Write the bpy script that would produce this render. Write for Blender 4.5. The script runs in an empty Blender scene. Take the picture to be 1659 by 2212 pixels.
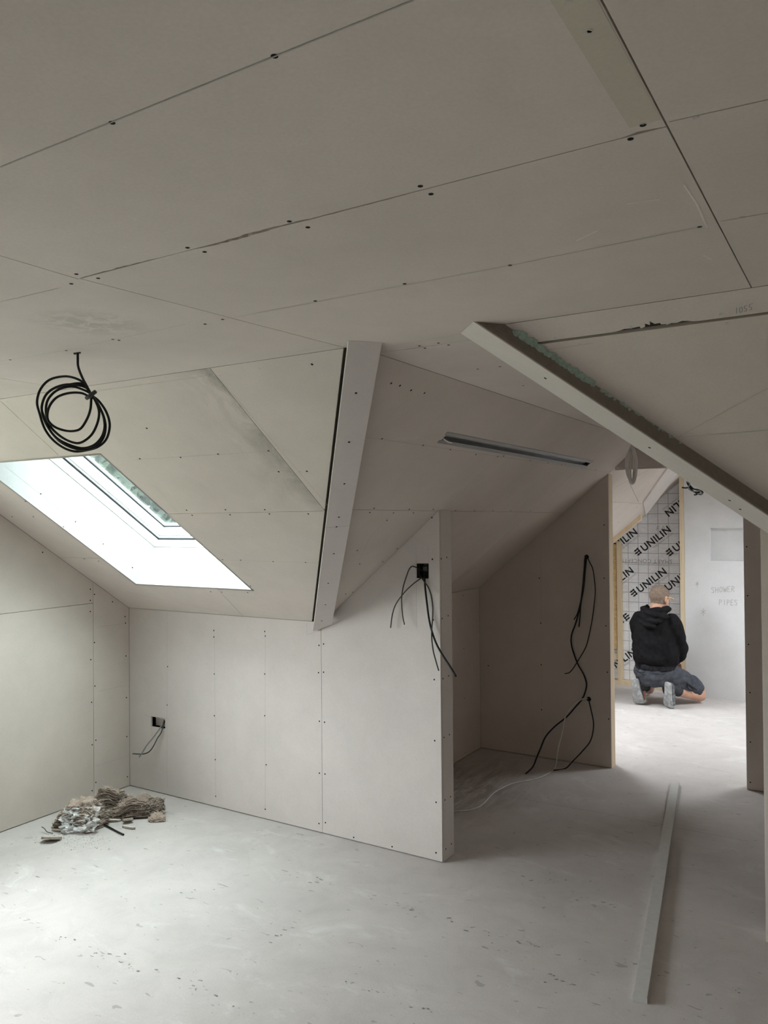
import bpy, bmesh, math, random
from mathutils import Vector, Matrix, noise
from mathutils.geometry import tessellate_polygon

random.seed(7)
scene = bpy.context.scene
col = scene.collection

# ------------------------------------------------------------------ camera
FPX, IMW, IMH = 1706.2, 1659.0, 2212.0
YAW, PITCH, ROLL, EYE = 0.5525, 0.0112, -0.0086, 1.7
fwd = Vector((-math.sin(YAW) * math.cos(PITCH), math.cos(YAW) * math.cos(PITCH), math.sin(PITCH)))
rgt = Vector((math.cos(YAW), math.sin(YAW), 0))
upv = rgt.cross(fwd)
CR = rgt * math.cos(ROLL) + upv * math.sin(ROLL)
CU = upv * math.cos(ROLL) - rgt * math.sin(ROLL)
CPOS = Vector((0, 0, EYE))
camd = bpy.data.cameras.new('camera')
cam = bpy.data.objects.new('camera', camd)
col.objects.link(cam)
camd.sensor_fit = 'HORIZONTAL'
camd.sensor_width = 36.0
camd.lens = 36.0 * FPX / IMW
camd.clip_start = 0.02
M3 = Matrix((CR, CU, -fwd)).transposed()
cam.matrix_world = Matrix.Translation(CPOS) @ M3.to_4x4()
scene.camera = cam

# ------------------------------------------------------------------ world: pale overcast sky
SKY = 8.0
world = bpy.data.worlds.new('overcast_sky')
scene.world = world
world.use_nodes = True
wn, wl_ = world.node_tree.nodes, world.node_tree.links
wn.clear()
w_out = wn.new('ShaderNodeOutputWorld')
w_bg = wn.new('ShaderNodeBackground')
w_tc = wn.new('ShaderNodeTexCoord')
w_sep = wn.new('ShaderNodeSeparateXYZ')
w_ramp = wn.new('ShaderNodeValToRGB')
w_ramp.color_ramp.elements[0].position = 0.495
w_ramp.color_ramp.elements[0].color = (0.10, 0.115, 0.085, 1)   # fields and trees below the horizon
w_el = w_ramp.color_ramp.elements.new(0.505)
w_el.color = (0.412, 0.43, 0.45, 1)
w_ramp.color_ramp.elements[-1].position = 1.0
w_ramp.color_ramp.elements[-1].color = (0.95, 0.983, 1.035, 1)
wl_.new(w_tc.outputs['Generated'], w_sep.inputs[0])
w_map = wn.new('ShaderNodeMapRange')
w_map.inputs[1].default_value, w_map.inputs[2].default_value = -1.0, 1.0
wl_.new(w_sep.outputs['Z'], w_map.inputs[0])
wl_.new(w_map.outputs[0], w_ramp.inputs[0])
wl_.new(w_ramp.outputs[0], w_bg.inputs[0])
w_bg.inputs[1].default_value = SKY
wl_.new(w_bg.outputs[0], w_out.inputs[0])

scene.view_settings.view_transform = 'Standard'
scene.view_settings.look = 'None'
scene.view_settings.exposure = 2.14
scene.view_settings.gamma = 1.0
scene.view_settings.use_curve_mapping = False
try:
    scene.cycles.use_denoising = True
    scene.cycles.max_bounces = 14
    scene.cycles.diffuse_bounces = 10
    scene.cycles.transparent_max_bounces = 12
    scene.cycles.sample_clamp_indirect = 6.0
except Exception:
    pass

# ------------------------------------------------------------------ measured plan of the attic (metres)
XL, XR = -4.105, 2.4            # gable walls of the main room
YK, YE = 3.496, 1.9286          # knee wall, top edge of the main slope
YEB, YKB = -1.25, -2.82         # the same behind the camera
YD, YF, YFG = 5.401, 8.22, 7.98  # door partition, foil wall, grey wall beyond
XP, PT = -1.832, 0.13           # end of the left knee wall, its thickness
XWL, XWR = -2.4994, 0.3464      # knee walls of the wing
XD1, XD2 = -1.5261, -0.6843     # door opening
XP2 = -0.3809
ZK, HC, ZWK = 1.15, 2.2134, 1.1938
XE, XE2 = -1.2831, -0.87        # edges of the wing's flat ceiling
TA = (HC - ZK) / (YK - YE)      # main slope
TB = (HC - ZWK) / (XE - XWL)    # wing slope
VK = TA / TB                    # valley: dX per dY


class Plane:
    """A surface of the room: origin, normal into the room and two axes."""
    def __init__(self, o, n):
        self.o, self.n = Vector(o), Vector(n).normalized()
        a = Vector((0, 0, 1)) if abs(self.n.z) < 0.95 else Vector((0, 1, 0))
        self.u = a.cross(self.n).normalized()
        self.v = self.n.cross(self.u)
        self.d = self.o.dot(self.n)

    def uv(self, p):
        q = Vector(p) - self.o
        return Vector((q.dot(self.u), q.dot(self.v)))

    def pt(self, uv, off=0.0):
        return self.o + self.u * uv[0] + self.v * uv[1] + self.n * off

    def at(self, x, y, off=0.0):
        r = fwd + CR * ((x - IMW / 2) / FPX) - CU * ((y - IMH / 2) / FPX)
        t = (self.d + off - CPOS.dot(self.n)) / r.dot(self.n)
        return CPOS + r * t


PC = Plane((0, 0, HC), (0, 0, -1))
PA = Plane((0, YE, HC), (0, -TA, -1))
PB = Plane((XE, 0, HC), (TB, 0, -1))
PB2 = Plane((XE2, 0, HC), (-TB, 0, -1))
PD = Plane((0, YEB, HC), (0, TA, -1))
PK = Plane((0, YK, 0), (0, -1, 0))
PKB = Plane((0, YKB, 0), (0, 1, 0))
PL = Plane((XL, 0, 0), (1, 0, 0))
PR = Plane((XR, 0, 0), (-1, 0, 0))
PW = Plane((XWL, 0, 0), (1, 0, 0))
PW2 = Plane((XWR, 0, 0), (-1, 0, 0))
PY = Plane((0, YD, 0), (0, -1, 0))
PF = Plane((0, YF, 0), (0, -1, 0))
PG = Plane((0, YFG, 0), (0, -1, 0))
PFL = Plane((0, 0, 0), (0, 0, 1))
PXP = Plane((XP, 0, 0), (1, 0, 0))


def A_(x, y):
    return Vector((x, y, HC - (y - YE) * TA))


def D_(x, y):
    return Vector((x, y, HC - (YEB - y) * TA))


def B_(x, y):
    return Vector((x, y, HC - (XE - x) * TB))


def B2_(x, y):
    return Vector((x, y, HC - (x - XE2) * TB))


def C_(x, y):
    return Vector((x, y, HC))


def K_(x, z):
    return Vector((x, YK, z))


# ------------------------------------------------------------------ materials
def new_mat(name):
    m = bpy.data.materials.new(name)
    m.use_nodes = True
    nt = m.node_tree
    b = nt.nodes['Principled BSDF']
    b.inputs['Specular IOR Level'].default_value = 0.25
    return m, nt, b


def nd(nt, t, **kw):
    n = nt.nodes.new(t)
    for k, v in kw.items():
        if k in n.inputs.keys():
            n.inputs[k].default_value = v
        else:
            setattr(n, k, v)
    return n


def ramp(nt, src, stops, interp='LINEAR'):
    r = nt.nodes.new('ShaderNodeValToRGB')
    r.color_ramp.interpolation = interp
    e = r.color_ramp.elements
    while len(e) < len(stops):
        e.new(0.5)
    for k, (p, c) in enumerate(stops):
        e[k].position = p
        e[k].color = (c, c, c, 1) if isinstance(c, (int, float)) else (*c, 1)
    nt.links.new(src, r.inputs[0])
    return r.outputs[0]


def mixc(nt, fac, a, b, mode='MIX'):
    m = nt.nodes.new('ShaderNodeMix')
    m.data_type = 'RGBA'
    m.blend_type = mode
    for sock, v in ((m.inputs[0], fac), (m.inputs[6], a), (m.inputs[7], b)):
        if hasattr(v, 'is_linked'):
            nt.links.new(v, sock)
        elif isinstance(v, (int, float)):
            sock.default_value = v
        else:
            sock.default_value = (*v, 1)
    return m.outputs[2]


def noise_tex(nt, scale, detail=4, rough=0.55, vec=None, dist=0.0):
    n = nd(nt, 'ShaderNodeTexNoise', Scale=scale, Detail=detail, Roughness=rough, Distortion=dist)
    if vec is not None:
        nt.links.new(vec, n.inputs['Vector'])
    return n.outputs['Fac']


def coords(nt, scale=(1, 1, 1), kind='Object', rot=(0, 0, 0)):
    t = nt.nodes.new('ShaderNodeTexCoord')
    m = nt.nodes.new('ShaderNodeMapping')
    m.inputs['Scale'].default_value = scale
    m.inputs['Rotation'].default_value = rot
    nt.links.new(t.outputs[kind], m.inputs[0])
    return m.outputs[0]


def bump(nt, b, h, strength=0.1, dist=0.002):
    n = nd(nt, 'ShaderNodeBump', Strength=strength, Distance=dist)
    nt.links.new(h, n.inputs['Height'])
    nt.links.new(n.outputs[0], b.inputs['Normal'])


def flat_mat(name, c, rough=0.6, metal=0.0, var=0.06, scale=40.0, bmp=0.0):
    m, nt, b = new_mat(name)
    v = coords(nt)
    f = noise_tex(nt, scale, 3, vec=v)
    lo = tuple(x * (1 - var) for x in c)
    hi = tuple(min(1, x * (1 + var)) for x in c)
    nt.links.new(ramp(nt, f, [(0.3, lo), (0.7, hi)]), b.inputs['Base Color'])
    b.inputs['Roughness'].default_value = rough
    b.inputs['Metallic'].default_value = metal
    if bmp:
        bump(nt, b, f, bmp, 0.003)
    return m


def board_mat(name, c=(0.635, 0.578, 0.528), smudge=None, stain=None):
    m, nt, b = new_mat(name)
    v = coords(nt)
    big = noise_tex(nt, 1.7, 4, 0.6, v)
    mid = noise_tex(nt, 9.0, 5, 0.65, v, 0.6)
    fine = noise_tex(nt, 160.0, 3, 0.6, v)
    base = mixc(nt, 1.0, c, ramp(nt, big, [(0.3, 0.93), (0.7, 1.04)]), 'MULTIPLY')
    base = mixc(nt, 1.0, base, ramp(nt, mid, [(0.25, 0.965), (0.75, 1.02)]), 'MULTIPLY')
    base = mixc(nt, 1.0, base, ramp(nt, fine, [(0.3, 0.965), (0.7, 1.03)]), 'MULTIPLY')
    oi = nt.nodes.new('ShaderNodeObjectInfo')
    base = mixc(nt, 1.0, base, ramp(nt, oi.outputs['Random'], [(0.0, (0.965, 0.962, 0.958)), (0.5, (0.985, 0.985, 0.985)), (1.0, (1.0, 1.0, 1.01))]), 'MULTIPLY')
    if smudge:
        # charcoal dust rubbed along the edge of the board
        x0, w = smudge
        sp = nt.nodes.new('ShaderNodeSeparateXYZ')
        nt.links.new(v, sp.inputs[0])
        d = nd(nt, 'ShaderNodeMath', operation='SUBTRACT')
        d.inputs[0].default_value = x0
        nt.links.new(sp.outputs['X'], d.inputs[1])
        e = ramp(nt, nd_div(nt, d.outputs[0], w), [(0.0, 1.0), (0.35, 0.35), (1.0, 0.0)])
        n2 = noise_tex(nt, 4.5, 6, 0.7, coords(nt, (1.0, 0.8, 0.8)), 1.2)
        msk = mixc(nt, 1.0, e, ramp(nt, n2, [(0.36, 0.05), (0.66, 0.95)]), 'MULTIPLY')
        n3 = noise_tex(nt, 2.6, 6, 0.7, coords(nt, (1.0, 0.35, 0.35)), 0.8)
        st = ramp(nt, n3, [(0.60, 0.0), (0.74, 0.30)])
        base = mixc(nt, st, base, (0.33, 0.33, 0.31))
        base = mixc(nt, msk, base, (0.17, 0.165, 0.148))
    if stain:
        sx, sy, sr = stain
        g = nt.nodes.new('ShaderNodeVectorMath')
        g.operation = 'DISTANCE'
        nt.links.new(v, g.inputs[0])
        g.inputs[1].default_value = (sx, sy, HC)
        e = ramp(nt, nd_div(nt, g.outputs['Value'], sr), [(0.0, 0.6), (0.55, 0.35), (1.0, 0.0)])
        n2 = noise_tex(nt, 26, 3, 0.6, v, 0.8)
        base = mixc(nt, mixc(nt, 1.0, e, ramp(nt, n2, [(0.42, 0.0), (0.58, 1.0)]), 'MULTIPLY'), base, (0.36, 0.34, 0.30))
    nt.links.new(base, b.inputs['Base Color'])
    b.inputs['Roughness'].default_value = 0.82
    bump(nt, b, fine, 0.05, 0.001)
    return m


def nd_div(nt, src, w):
    d = nd(nt, 'ShaderNodeMath', operation='DIVIDE')
    nt.links.new(src, d.inputs[0])
    d.inputs[1].default_value = w
    return d.outputs[0]


def floor_mat():
    m, nt, b = new_mat('dusty_screed')
    v = coords(nt)
    n1 = noise_tex(nt, 1.1, 6, 0.62, v, 0.5)
    n2 = noise_tex(nt, 5.5, 6, 0.7, v, 1.0)
    n3 = noise_tex(nt, 130.0, 3, 0.6, v)
    vs = coords(nt, (1.0, 5.0, 1.0), rot=(0, 0, 0.35))
    n4 = noise_tex(nt, 7.0, 5, 0.75, vs, 0.4)
    n5 = noise_tex(nt, 2.3, 3, 0.6, v)
    base = mixc(nt, 1.0, (0.535, 0.503, 0.488), ramp(nt, n1, [(0.28, 0.86), (0.5, 0.98), (0.72, 1.07)]), 'MULTIPLY')
    base = mixc(nt, 1.0, base, ramp(nt, n2, [(0.25, 0.90), (0.5, 1.0), (0.75, 1.05)]), 'MULTIPLY')
    base = mixc(nt, 1.0, base, ramp(nt, n3, [(0.3, 0.96), (0.7, 1.03)]), 'MULTIPLY')
    sc = mixc(nt, 1.0, ramp(nt, n4, [(0.645, 0.0), (0.69, 1.0)]), ramp(nt, n5, [(0.5, 0.0), (0.58, 1.0)]), 'MULTIPLY')
    base = mixc(nt, mixc(nt, 1.0, sc, (0.42, 0.42, 0.42), 'MULTIPLY'), base, (0.25, 0.245, 0.23))
    n6 = noise_tex(nt, 16.0, 2, 0.5, coords(nt, (1, 2.2, 1), rot=(0, 0, -0.5)), 0.6)
    sp2 = ramp(nt, n6, [(0.695, 0.0), (0.715, 1.0)])
    base = mixc(nt, mixc(nt, 1.0, sp2, (0.55, 0.55, 0.55), 'MULTIPLY'), base, (0.24, 0.23, 0.21))
    # pale plaster dust
    n7 = noise_tex(nt, 3.0, 6, 0.72, coords(nt, (1, 1.6, 1)), 0.7)
    base = mixc(nt, ramp(nt, n7, [(0.56, 0.0), (0.72, 0.45)]), base, (0.72, 0.715, 0.70))
    # brown earth trodden into the corner of the wing
    g = nt.nodes.new('ShaderNodeVectorMath')
    g.operation = 'DISTANCE'
    nt.links.new(coords(nt, (1.0, 0.6, 1.0)), g.inputs[0])
    g.inputs[1].default_value = (-2.25, 4.55 * 0.6, 0)
    e = ramp(nt, g.outputs['Value'], [(0.10, 0.75), (0.55, 0.0)])
    n8 = noise_tex(nt, 6.0, 5, 0.7, coords(nt, (2.6, 0.5, 1), rot=(0, 0, 0.5)), 0.6)
    base = mixc(nt, mixc(nt, 1.0, e, ramp(nt, n8, [(0.35, 0.2), (0.6, 1.0)]), 'MULTIPLY'), base, (0.16, 0.115, 0.075))
    nt.links.new(base, b.inputs['Base Color'])
    b.inputs['Roughness'].default_value = 0.75
    h = mixc(nt, 0.5, ramp(nt, n2, [(0.0, 0.0), (1.0, 1.0)]), ramp(nt, n3, [(0.0, 0.0), (1.0, 1.0)]))
    bump(nt, b, h, 0.22, 0.004)
    return m


def wood_mat(name, c1, c2, scale=(30, 30, 2)):
    m, nt, b = new_mat(name)
    v = coords(nt, scale)
    f = noise_tex(nt, 1.0, 5, 0.6, v, 1.5)
    nt.links.new(ramp(nt, f, [(0.3, c2), (0.7, c1)]), b.inputs['Base Color'])
    b.inputs['Roughness'].default_value = 0.7
    bump(nt, b, f, 0.15, 0.002)
    return m


def foil_mat():
    m, nt, b = new_mat('insulation_foil')
    t = nt.nodes.new('ShaderNodeTexCoord')
    sp = nt.nodes.new('ShaderNodeSeparateXYZ')
    nt.links.new(t.outputs['Object'], sp.inputs[0])
    masks = []
    for ax, off in (('X', 0.03), ('Z', 0.055)):
        a = nd(nt, 'ShaderNodeMath', operation='ADD')
        nt.links.new(sp.outputs[ax], a.inputs[0])
        a.inputs[1].default_value = 10 + off
        mo = nd(nt, 'ShaderNodeMath', operation='MODULO')
        nt.links.new(a.outputs[0], mo.inputs[0])
        mo.inputs[1].default_value = 0.1
        lt = nd(nt, 'ShaderNodeMath', operation='LESS_THAN')
        nt.links.new(mo.outputs[0], lt.inputs[0])
        lt.inputs[1].default_value = 0.0055
        masks.append(lt.outputs[0])
    mx = nd(nt, 'ShaderNodeMath', operation='MAXIMUM')
    nt.links.new(masks[0], mx.inputs[0])
    nt.links.new(masks[1], mx.inputs[1])
    v = coords(nt, (9, 9, 22))
    f = noise_tex(nt, 1.0, 5, 0.65, v, 1.3)
    base = ramp(nt, f, [(0.3, (0.74, 0.75, 0.78)), (0.7, (0.90, 0.905, 0.92))])
    nt.links.new(mixc(nt, mx.outputs[0], base, (0.40, 0.42, 0.46)), b.inputs['Base Color'])
    b.inputs['Metallic'].default_value = 0.12
    b.inputs['Roughness'].default_value = 0.36
    bump(nt, b, f, 0.55, 0.012)
    return m


def glass_mat(name='window_glass', film=False):
    m = bpy.data.materials.new(name)
    m.use_nodes = True
    nt = m.node_tree
    nt.nodes.clear()
    out = nt.nodes.new('ShaderNodeOutputMaterial')
    tr = nt.nodes.new('ShaderNodeBsdfTransparent')
    tr.inputs[0].default_value = (0.96, 0.97, 0.96, 1)
    if film:  # mottled pane, its tint added to cut the daylight coming through
        f = noise_tex(nt, 26.0, 4, 0.65, coords(nt), 0.6)
        nt.links.new(ramp(nt, f, [(0.35, (0.52, 0.58, 0.55)), (0.65, (0.76, 0.79, 0.775))]), tr.inputs[0])
    gl = nt.nodes.new('ShaderNodeBsdfGlossy')
    gl.inputs['Roughness'].default_value = 0.02
    lw = nt.nodes.new('ShaderNodeLayerWeight')
    fr = nt.nodes.new('ShaderNodeMapRange')
    nt.links.new(lw.outputs['Facing'], fr.inputs[0])
    fr.inputs[1].default_value, fr.inputs[2].default_value = 0.3, 1.0
    fr.inputs[3].default_value, fr.inputs[4].default_value = 0.02, 0.15
    mx = nt.nodes.new('ShaderNodeMixShader')
    nt.links.new(fr.outputs[0], mx.inputs[0])
    nt.links.new(tr.outputs[0], mx.inputs[1])
    nt.links.new(gl.outputs[0], mx.inputs[2])
    nt.links.new(mx.outputs[0], out.inputs[0])
    return m


MAT = dict(
    board=board_mat('plasterboard'),
    board_smudged=board_mat('plasterboard_smudged', smudge=(-1.862, 0.30)),
    board_stained=board_mat('plasterboard_stained', stain=(-1.70, 1.33, 0.16)),
    board_light=board_mat('plasterboard_pale', (0.65, 0.608, 0.580)),
    board_edge=flat_mat('gypsum_edge', (0.24, 0.21, 0.18), 0.9, var=0.08, scale=60, bmp=0.2),
    backing=flat_mat('dark_cavity', (0.055, 0.05, 0.045), 0.95),
    plaster_white=board_mat('white_lining', (0.47, 0.475, 0.47)),
    skim=board_mat('skimmed_plaster', (0.70, 0.70, 0.70)),
    pvc=flat_mat('white_frame', (0.84, 0.85, 0.85), 0.35, var=0.02),
    gasket=flat_mat('grey_gasket', (0.05, 0.055, 0.07), 0.5),
    glass=glass_mat(),
    glass_dimmed=glass_mat('mottled_dimmed_glass', True),
    floor=floor_mat(),
    screw=flat_mat('black_screw', (0.008, 0.0075, 0.007), 0.9),
    screw_silver=flat_mat('silver_screw', (0.55, 0.54, 0.52), 0.35, 0.7),
    pencil=flat_mat('pencil_grey', (0.40, 0.385, 0.36), 0.8),
    tape=board_mat('tapered_edge_paper', (0.56, 0.52, 0.43)),
    scuff=flat_mat('scuff_dirt', (0.25, 0.24, 0.225), 0.9, var=0.3),
    scuff_light=flat_mat('scuff_dust', (0.39, 0.38, 0.365), 0.9, var=0.2),
    smear=flat_mat('plaster_smear', (0.70, 0.65, 0.60), 0.95, var=0.08),
    pencil_dark=flat_mat('pencil_dark', (0.25, 0.25, 0.25), 0.8),
    pine=wood_mat('pine', (0.74, 0.62, 0.44), (0.62, 0.49, 0.32)),
    osb=wood_mat('strand_board', (0.72, 0.53, 0.29), (0.50, 0.33, 0.14), (14, 14, 20)),
    foil=foil_mat(),
    ink=flat_mat('black_print', (0.02, 0.02, 0.022), 0.5),
    ink_grey=flat_mat('grey_print', (0.33, 0.34, 0.36), 0.6),
    cable=flat_mat('black_cable', (0.014, 0.014, 0.014), 0.42),
    cable_dark=flat_mat('dark_grey_cable', (0.06, 0.058, 0.055), 0.45),
    cable_grey=flat_mat('grey_cable', (0.23, 0.235, 0.235), 0.45),
    cable_pale=flat_mat('pale_grey_cable', (0.62, 0.61, 0.58), 0.5),
    cable_white=flat_mat('white_cable', (0.78, 0.76, 0.73), 0.45),
    metal=flat_mat('perforated_metal', (0.42, 0.42, 0.41), 0.4, 0.75, var=0.12),
    alu=flat_mat('brushed_aluminium', (0.33, 0.33, 0.33), 0.35, 0.85),
    batten=flat_mat('painted_batten', (0.55, 0.55, 0.53), 0.55, var=0.05),
    green=flat_mat('green_gypsum', (0.36, 0.47, 0.40), 0.95, var=0.15, scale=120, bmp=0.8),
    bark_roof=flat_mat('dark_slate', (0.09, 0.09, 0.10), 0.7, var=0.2, scale=6),
    plastic_box=flat_mat('black_plastic', (0.02, 0.02, 0.02), 0.5),
)


# ------------------------------------------------------------------ mesh helpers
def link(name, me, mat=None, parent=None):
    o = bpy.data.objects.new(name, me)
    col.objects.link(o)
    if mat is not None and me is not None and not me.materials:
        me.materials.append(MAT[mat] if isinstance(mat, str) else mat)
    if parent is not None:
        o.parent = parent
        o.matrix_parent_inverse = parent.matrix_world.inverted() if parent.type == 'EMPTY' and parent.matrix_world != Matrix() else Matrix()
    return o


def mesh_from(name, verts, faces):
    me = bpy.data.meshes.new(name)
    me.from_pydata([tuple(v) for v in verts], [], faces)
    me.validate()
    me.update()
    return me


def tag(o, label, category, group=None):
    o['label'] = label
    o['category'] = category
    if group:
        o['group'] = group
    return o


def struct(o, label=None, category=None):
    o['kind'] = 'structure'
    if label:
        o['label'] = label
    if category:
        o['category'] = category
    return o


def to_uv(pl, p):
    if len(p) == 2:
        return pl.uv(pl.at(*p))
    return pl.uv(p)


def area2(l):
    return sum(l[i].x * l[(i + 1) % len(l)].y - l[(i + 1) % len(l)].x * l[i].y for i in range(len(l)))


def inset(l, g):
    n = len(l)
    out = []
    for i in range(n):
        a, b, c = l[i - 1], l[i], l[(i + 1) % n]
        d1, d2 = (b - a).normalized(), (c - b).normalized()
        n1, n2 = Vector((-d1.y, d1.x)), Vector((-d2.y, d2.x))
        k = 1 + n1.dot(n2)
        if k < 0.2:
            out.append(b + n1 * g)
        else:
            out.append(b + (n1 + n2) * (g / k))
    return out


def slab_mesh(name, pl, loops, t, off=0.0, gap=0.0, jag=None):
    """A sheet whose front lies OFF behind the plane's surface and whose back lies T further; later loops are holes."""
    ls = []
    for k, lp in enumerate(loops):
        l = [to_uv(pl, p) for p in lp]
        if (area2(l) < 0) == (k == 0):
            l.reverse()
        if gap and k == 0:
            l = inset(l, gap)
        if jag and k == 0:
            l = jagged(pl, l, jag)
        ls.append(l)
    flat = [v for l in ls for v in l]
    tris = tessellate_polygon([[Vector((v.x, v.y, 0)) for v in l] for l in ls])
    n = len(flat)
    verts = [pl.pt(v, -off) for v in flat] + [pl.pt(v, -off - t) for v in flat]
    faces = []
    for a, b, c in tris:
        va, vb, vc = flat[a], flat[b], flat[c]
        if (vb.x - va.x) * (vc.y - va.y) - (vb.y - va.y) * (vc.x - va.x) < 0:
            b, c = c, b
        faces.append((a, b, c))
        faces.append((a + n, c + n, b + n))
    s = 0
    for l in ls:
        for i in range(len(l)):
            j = (i + 1) % len(l)
            faces.append((s + i, s + i + n, s + j + n, s + j))
        s += len(l)
    return mesh_from(name, verts, faces)


def jagged(pl, l, jag):
    """Break the outline where a board edge is torn: jag = [(point_a, point_b, depth, seed)], points on that edge."""
    out = []
    n = len(l)
    for i in range(n):
        a, b = l[i], l[(i + 1) % n]
        out.append(a)
        e = b - a
        L = e.length
        if L < 1e-6:
            continue
        d = e / L
        nin = Vector((-d.y, d.x))
        ins = []
        for pa, pb, depth, seed in jag:
            qa, qb = to_uv(pl, pa), to_uv(pl, pb)
            ta, tb = (qa - a).dot(d), (qb - a).dot(d)
            if abs((qa - a).dot(nin)) > 0.02 or abs((qb - a).dot(nin)) > 0.02:
                continue
            if ta > tb:
                ta, tb = tb, ta
            if tb < 0.003 or ta > L - 0.003:
                continue
            ta, tb = max(ta, 0.003), min(tb, L - 0.003)
            k = max(5, int((tb - ta) / 0.012))
            rr = random.Random(seed)
            for q in range(k + 1):
                f = q / k
                w = math.sin(math.pi * f) ** 0.6 if 0 < f < 1 else 0
                ins.append((ta + (tb - ta) * f, w * depth * (0.25 + 0.75 * rr.random())))
        ins.sort()
        for t, dd in ins:
            out.append(a + d * t + nin * dd)
    return out


PANELS = []


def panel(pl, loops, parent, mat='board', t=0.0125, gap=0.0012, off=0.0, name='plasterboard_panel', jag=None):
    if not isinstance(loops[0], (list,)):
        loops = [loops]
    me = slab_mesh(name, pl, loops, t, off, gap, jag)
    return link(name, me, mat, parent)


def backing(name, pl, loops, t=0.04, off=0.0125):
    if not isinstance(loops[0], (list,)):
        loops = [loops]
    return struct(link(name, slab_mesh(name, pl, loops, t, off), 'backing'))


def box_mesh(name, lo, hi):
    (x0, y0, z0), (x1, y1, z1) = lo, hi
    v = [(x0, y0, z0), (x1, y0, z0), (x1, y1, z0), (x0, y1, z0), (x0, y0, z1), (x1, y0, z1), (x1, y1, z1), (x0, y1, z1)]
    f = [(0, 3, 2, 1), (4, 5, 6, 7), (0, 1, 5, 4), (1, 2, 6, 5), (2, 3, 7, 6), (3, 0, 4, 7)]
    return mesh_from(name, v, f)


def prism(name, ring0, ring1):
    """Solid between two outlines with the same number of points."""
    n = len(ring0)
    v = list(ring0) + list(ring1)
    f = [tuple(range(n - 1, -1, -1)), tuple(range(n, 2 * n))]
    f += [(i, (i + 1) % n, n + (i + 1) % n, n + i) for i in range(n)]
    me = mesh_from(name, v, f)
    bm = bmesh.new()
    bm.from_mesh(me)
    bmesh.ops.recalc_face_normals(bm, faces=bm.faces)
    bm.to_mesh(me)
    bm.free()
    return me


def catmull(pts, sub=8):
    P = [Vector(p) for p in pts]
    if len(P) < 3:
        return P
    P = [P[0] * 2 - P[1]] + P + [P[-1] * 2 - P[-2]]
    out = []
    for i in range(1, len(P) - 2):
        a, b, c, d = P[i - 1], P[i], P[i + 1], P[i + 2]
        for k in range(sub):
            t = k / sub
            out.append(0.5 * ((2 * b) + (c - a) * t + (2 * a - 5 * b + 4 * c - d) * t * t + (3 * b - a - 3 * c + d) * t ** 3))
    out.append(P[-2])
    return out


def tube_mesh(name, pts, r, seg=8, sub=8, smooth=True):
    P = catmull(pts, sub)
    rs = r if isinstance(r, (list, tuple)) else [r] * len(P)
    if len(rs) != len(P):
        rs = [rs[0] + (rs[-1] - rs[0]) * i / (len(P) - 1) for i in range(len(P))]
    verts, faces = [], []
    up = None
    for i, p in enumerate(P):
        t = (P[min(i + 1, len(P) - 1)] - P[max(i - 1, 0)])
        t = t.normalized() if t.length > 1e-9 else Vector((0, 0, 1))
        if up is None:
            up = t.orthogonal().normalized()
        else:
            up = (up - t * up.dot(t))
            up = up.normalized() if up.length > 1e-6 else t.orthogonal().normalized()
        s = t.cross(up)
        for k in range(seg):
            a = 2 * math.pi * k / seg
            verts.append(p + (up * math.cos(a) + s * math.sin(a)) * rs[i])
    n = len(P)
    for i in range(n - 1):
        for k in range(seg):
            j = (k + 1) % seg
            faces.append((i * seg + k, i * seg + j, (i + 1) * seg + j, (i + 1) * seg + k))
    faces.append(tuple(range(seg - 1, -1, -1)))
    faces.append(tuple((n - 1) * seg + k for k in range(seg)))
    me = mesh_from(name, verts, faces)
    if smooth:
        for p in me.polygons:
            p.use_smooth = True
    return me


def screw_data(name, r, mat):
    verts, faces = [], []
    k = 10
    for rr, z in ((r, -0.0004), (r, 0.0005), (r * 0.55, 0.0002)):
        for i in range(k):
            a = 2 * math.pi * i / k
            verts.append((rr * math.cos(a), rr * math.sin(a), z))
    for s in (0, k):
        for i in range(k):
            j = (i + 1) % k
            faces.append((s + i, s + j, s + k + j, s + k + i))
    faces.append(tuple(range(2 * k, 3 * k)))
    me = mesh_from(name, verts, faces)
    me.materials.append(MAT[mat])
    return me


SCREW = screw_data('screw', 0.0043, 'screw')
SCREW_S = screw_data('screw', 0.0040, 'screw_silver')


def screws(pl, pix, parent, silver=False, off=0.0):
    q = pl.n.to_track_quat('Z', 'Y')
    for x, y in pix:
        o = bpy.data.objects.new('screw', SCREW_S if silver else SCREW)
        col.objects.link(o)
        o.parent = parent
        o.location = pl.at(x, y, off)
        o.rotation_mode = 'QUATERNION'
        o.rotation_quaternion = q


def stroke(pl, segs, w, parent, mat='pencil', off=0.0005, name='pencil_line'):
    """Pencil marks: short flat strips lying on the surface, one object for one mark."""
    verts, faces = [], []
    for seg in segs:
        pts = [pl.uv(pl.at(*p)) if len(p) == 2 else pl.uv(p) for p in seg]
        for a, b in zip(pts, pts[1:]):
            d = b - a
            if d.length < 1e-6:
                continue
            d.normalize()
            s = Vector((-d.y, d.x)) * (w / 2)
            k = len(verts)
            verts += [pl.pt(a - s, off), pl.pt(b - s, off), pl.pt(b + s, off), pl.pt(a + s, off)]
            faces.append((k, k + 1, k + 2, k + 3))
    return link(name, mesh_from(name, verts, faces), mat, parent)


#SECTION structure
# ------------------------------------------------------------------ floor
fl = struct(link('floor', box_mesh('floor', (XL - 0.2, YKB - 0.2, -0.12), (XR + 0.2, YF + 0.4, 0.0)), 'floor'))

stroke(PFL, [[(985, 1700), (1317, 1760), (1618, 1818)]], 0.003, fl, 'pencil_dark', name='floor_joint')
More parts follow.
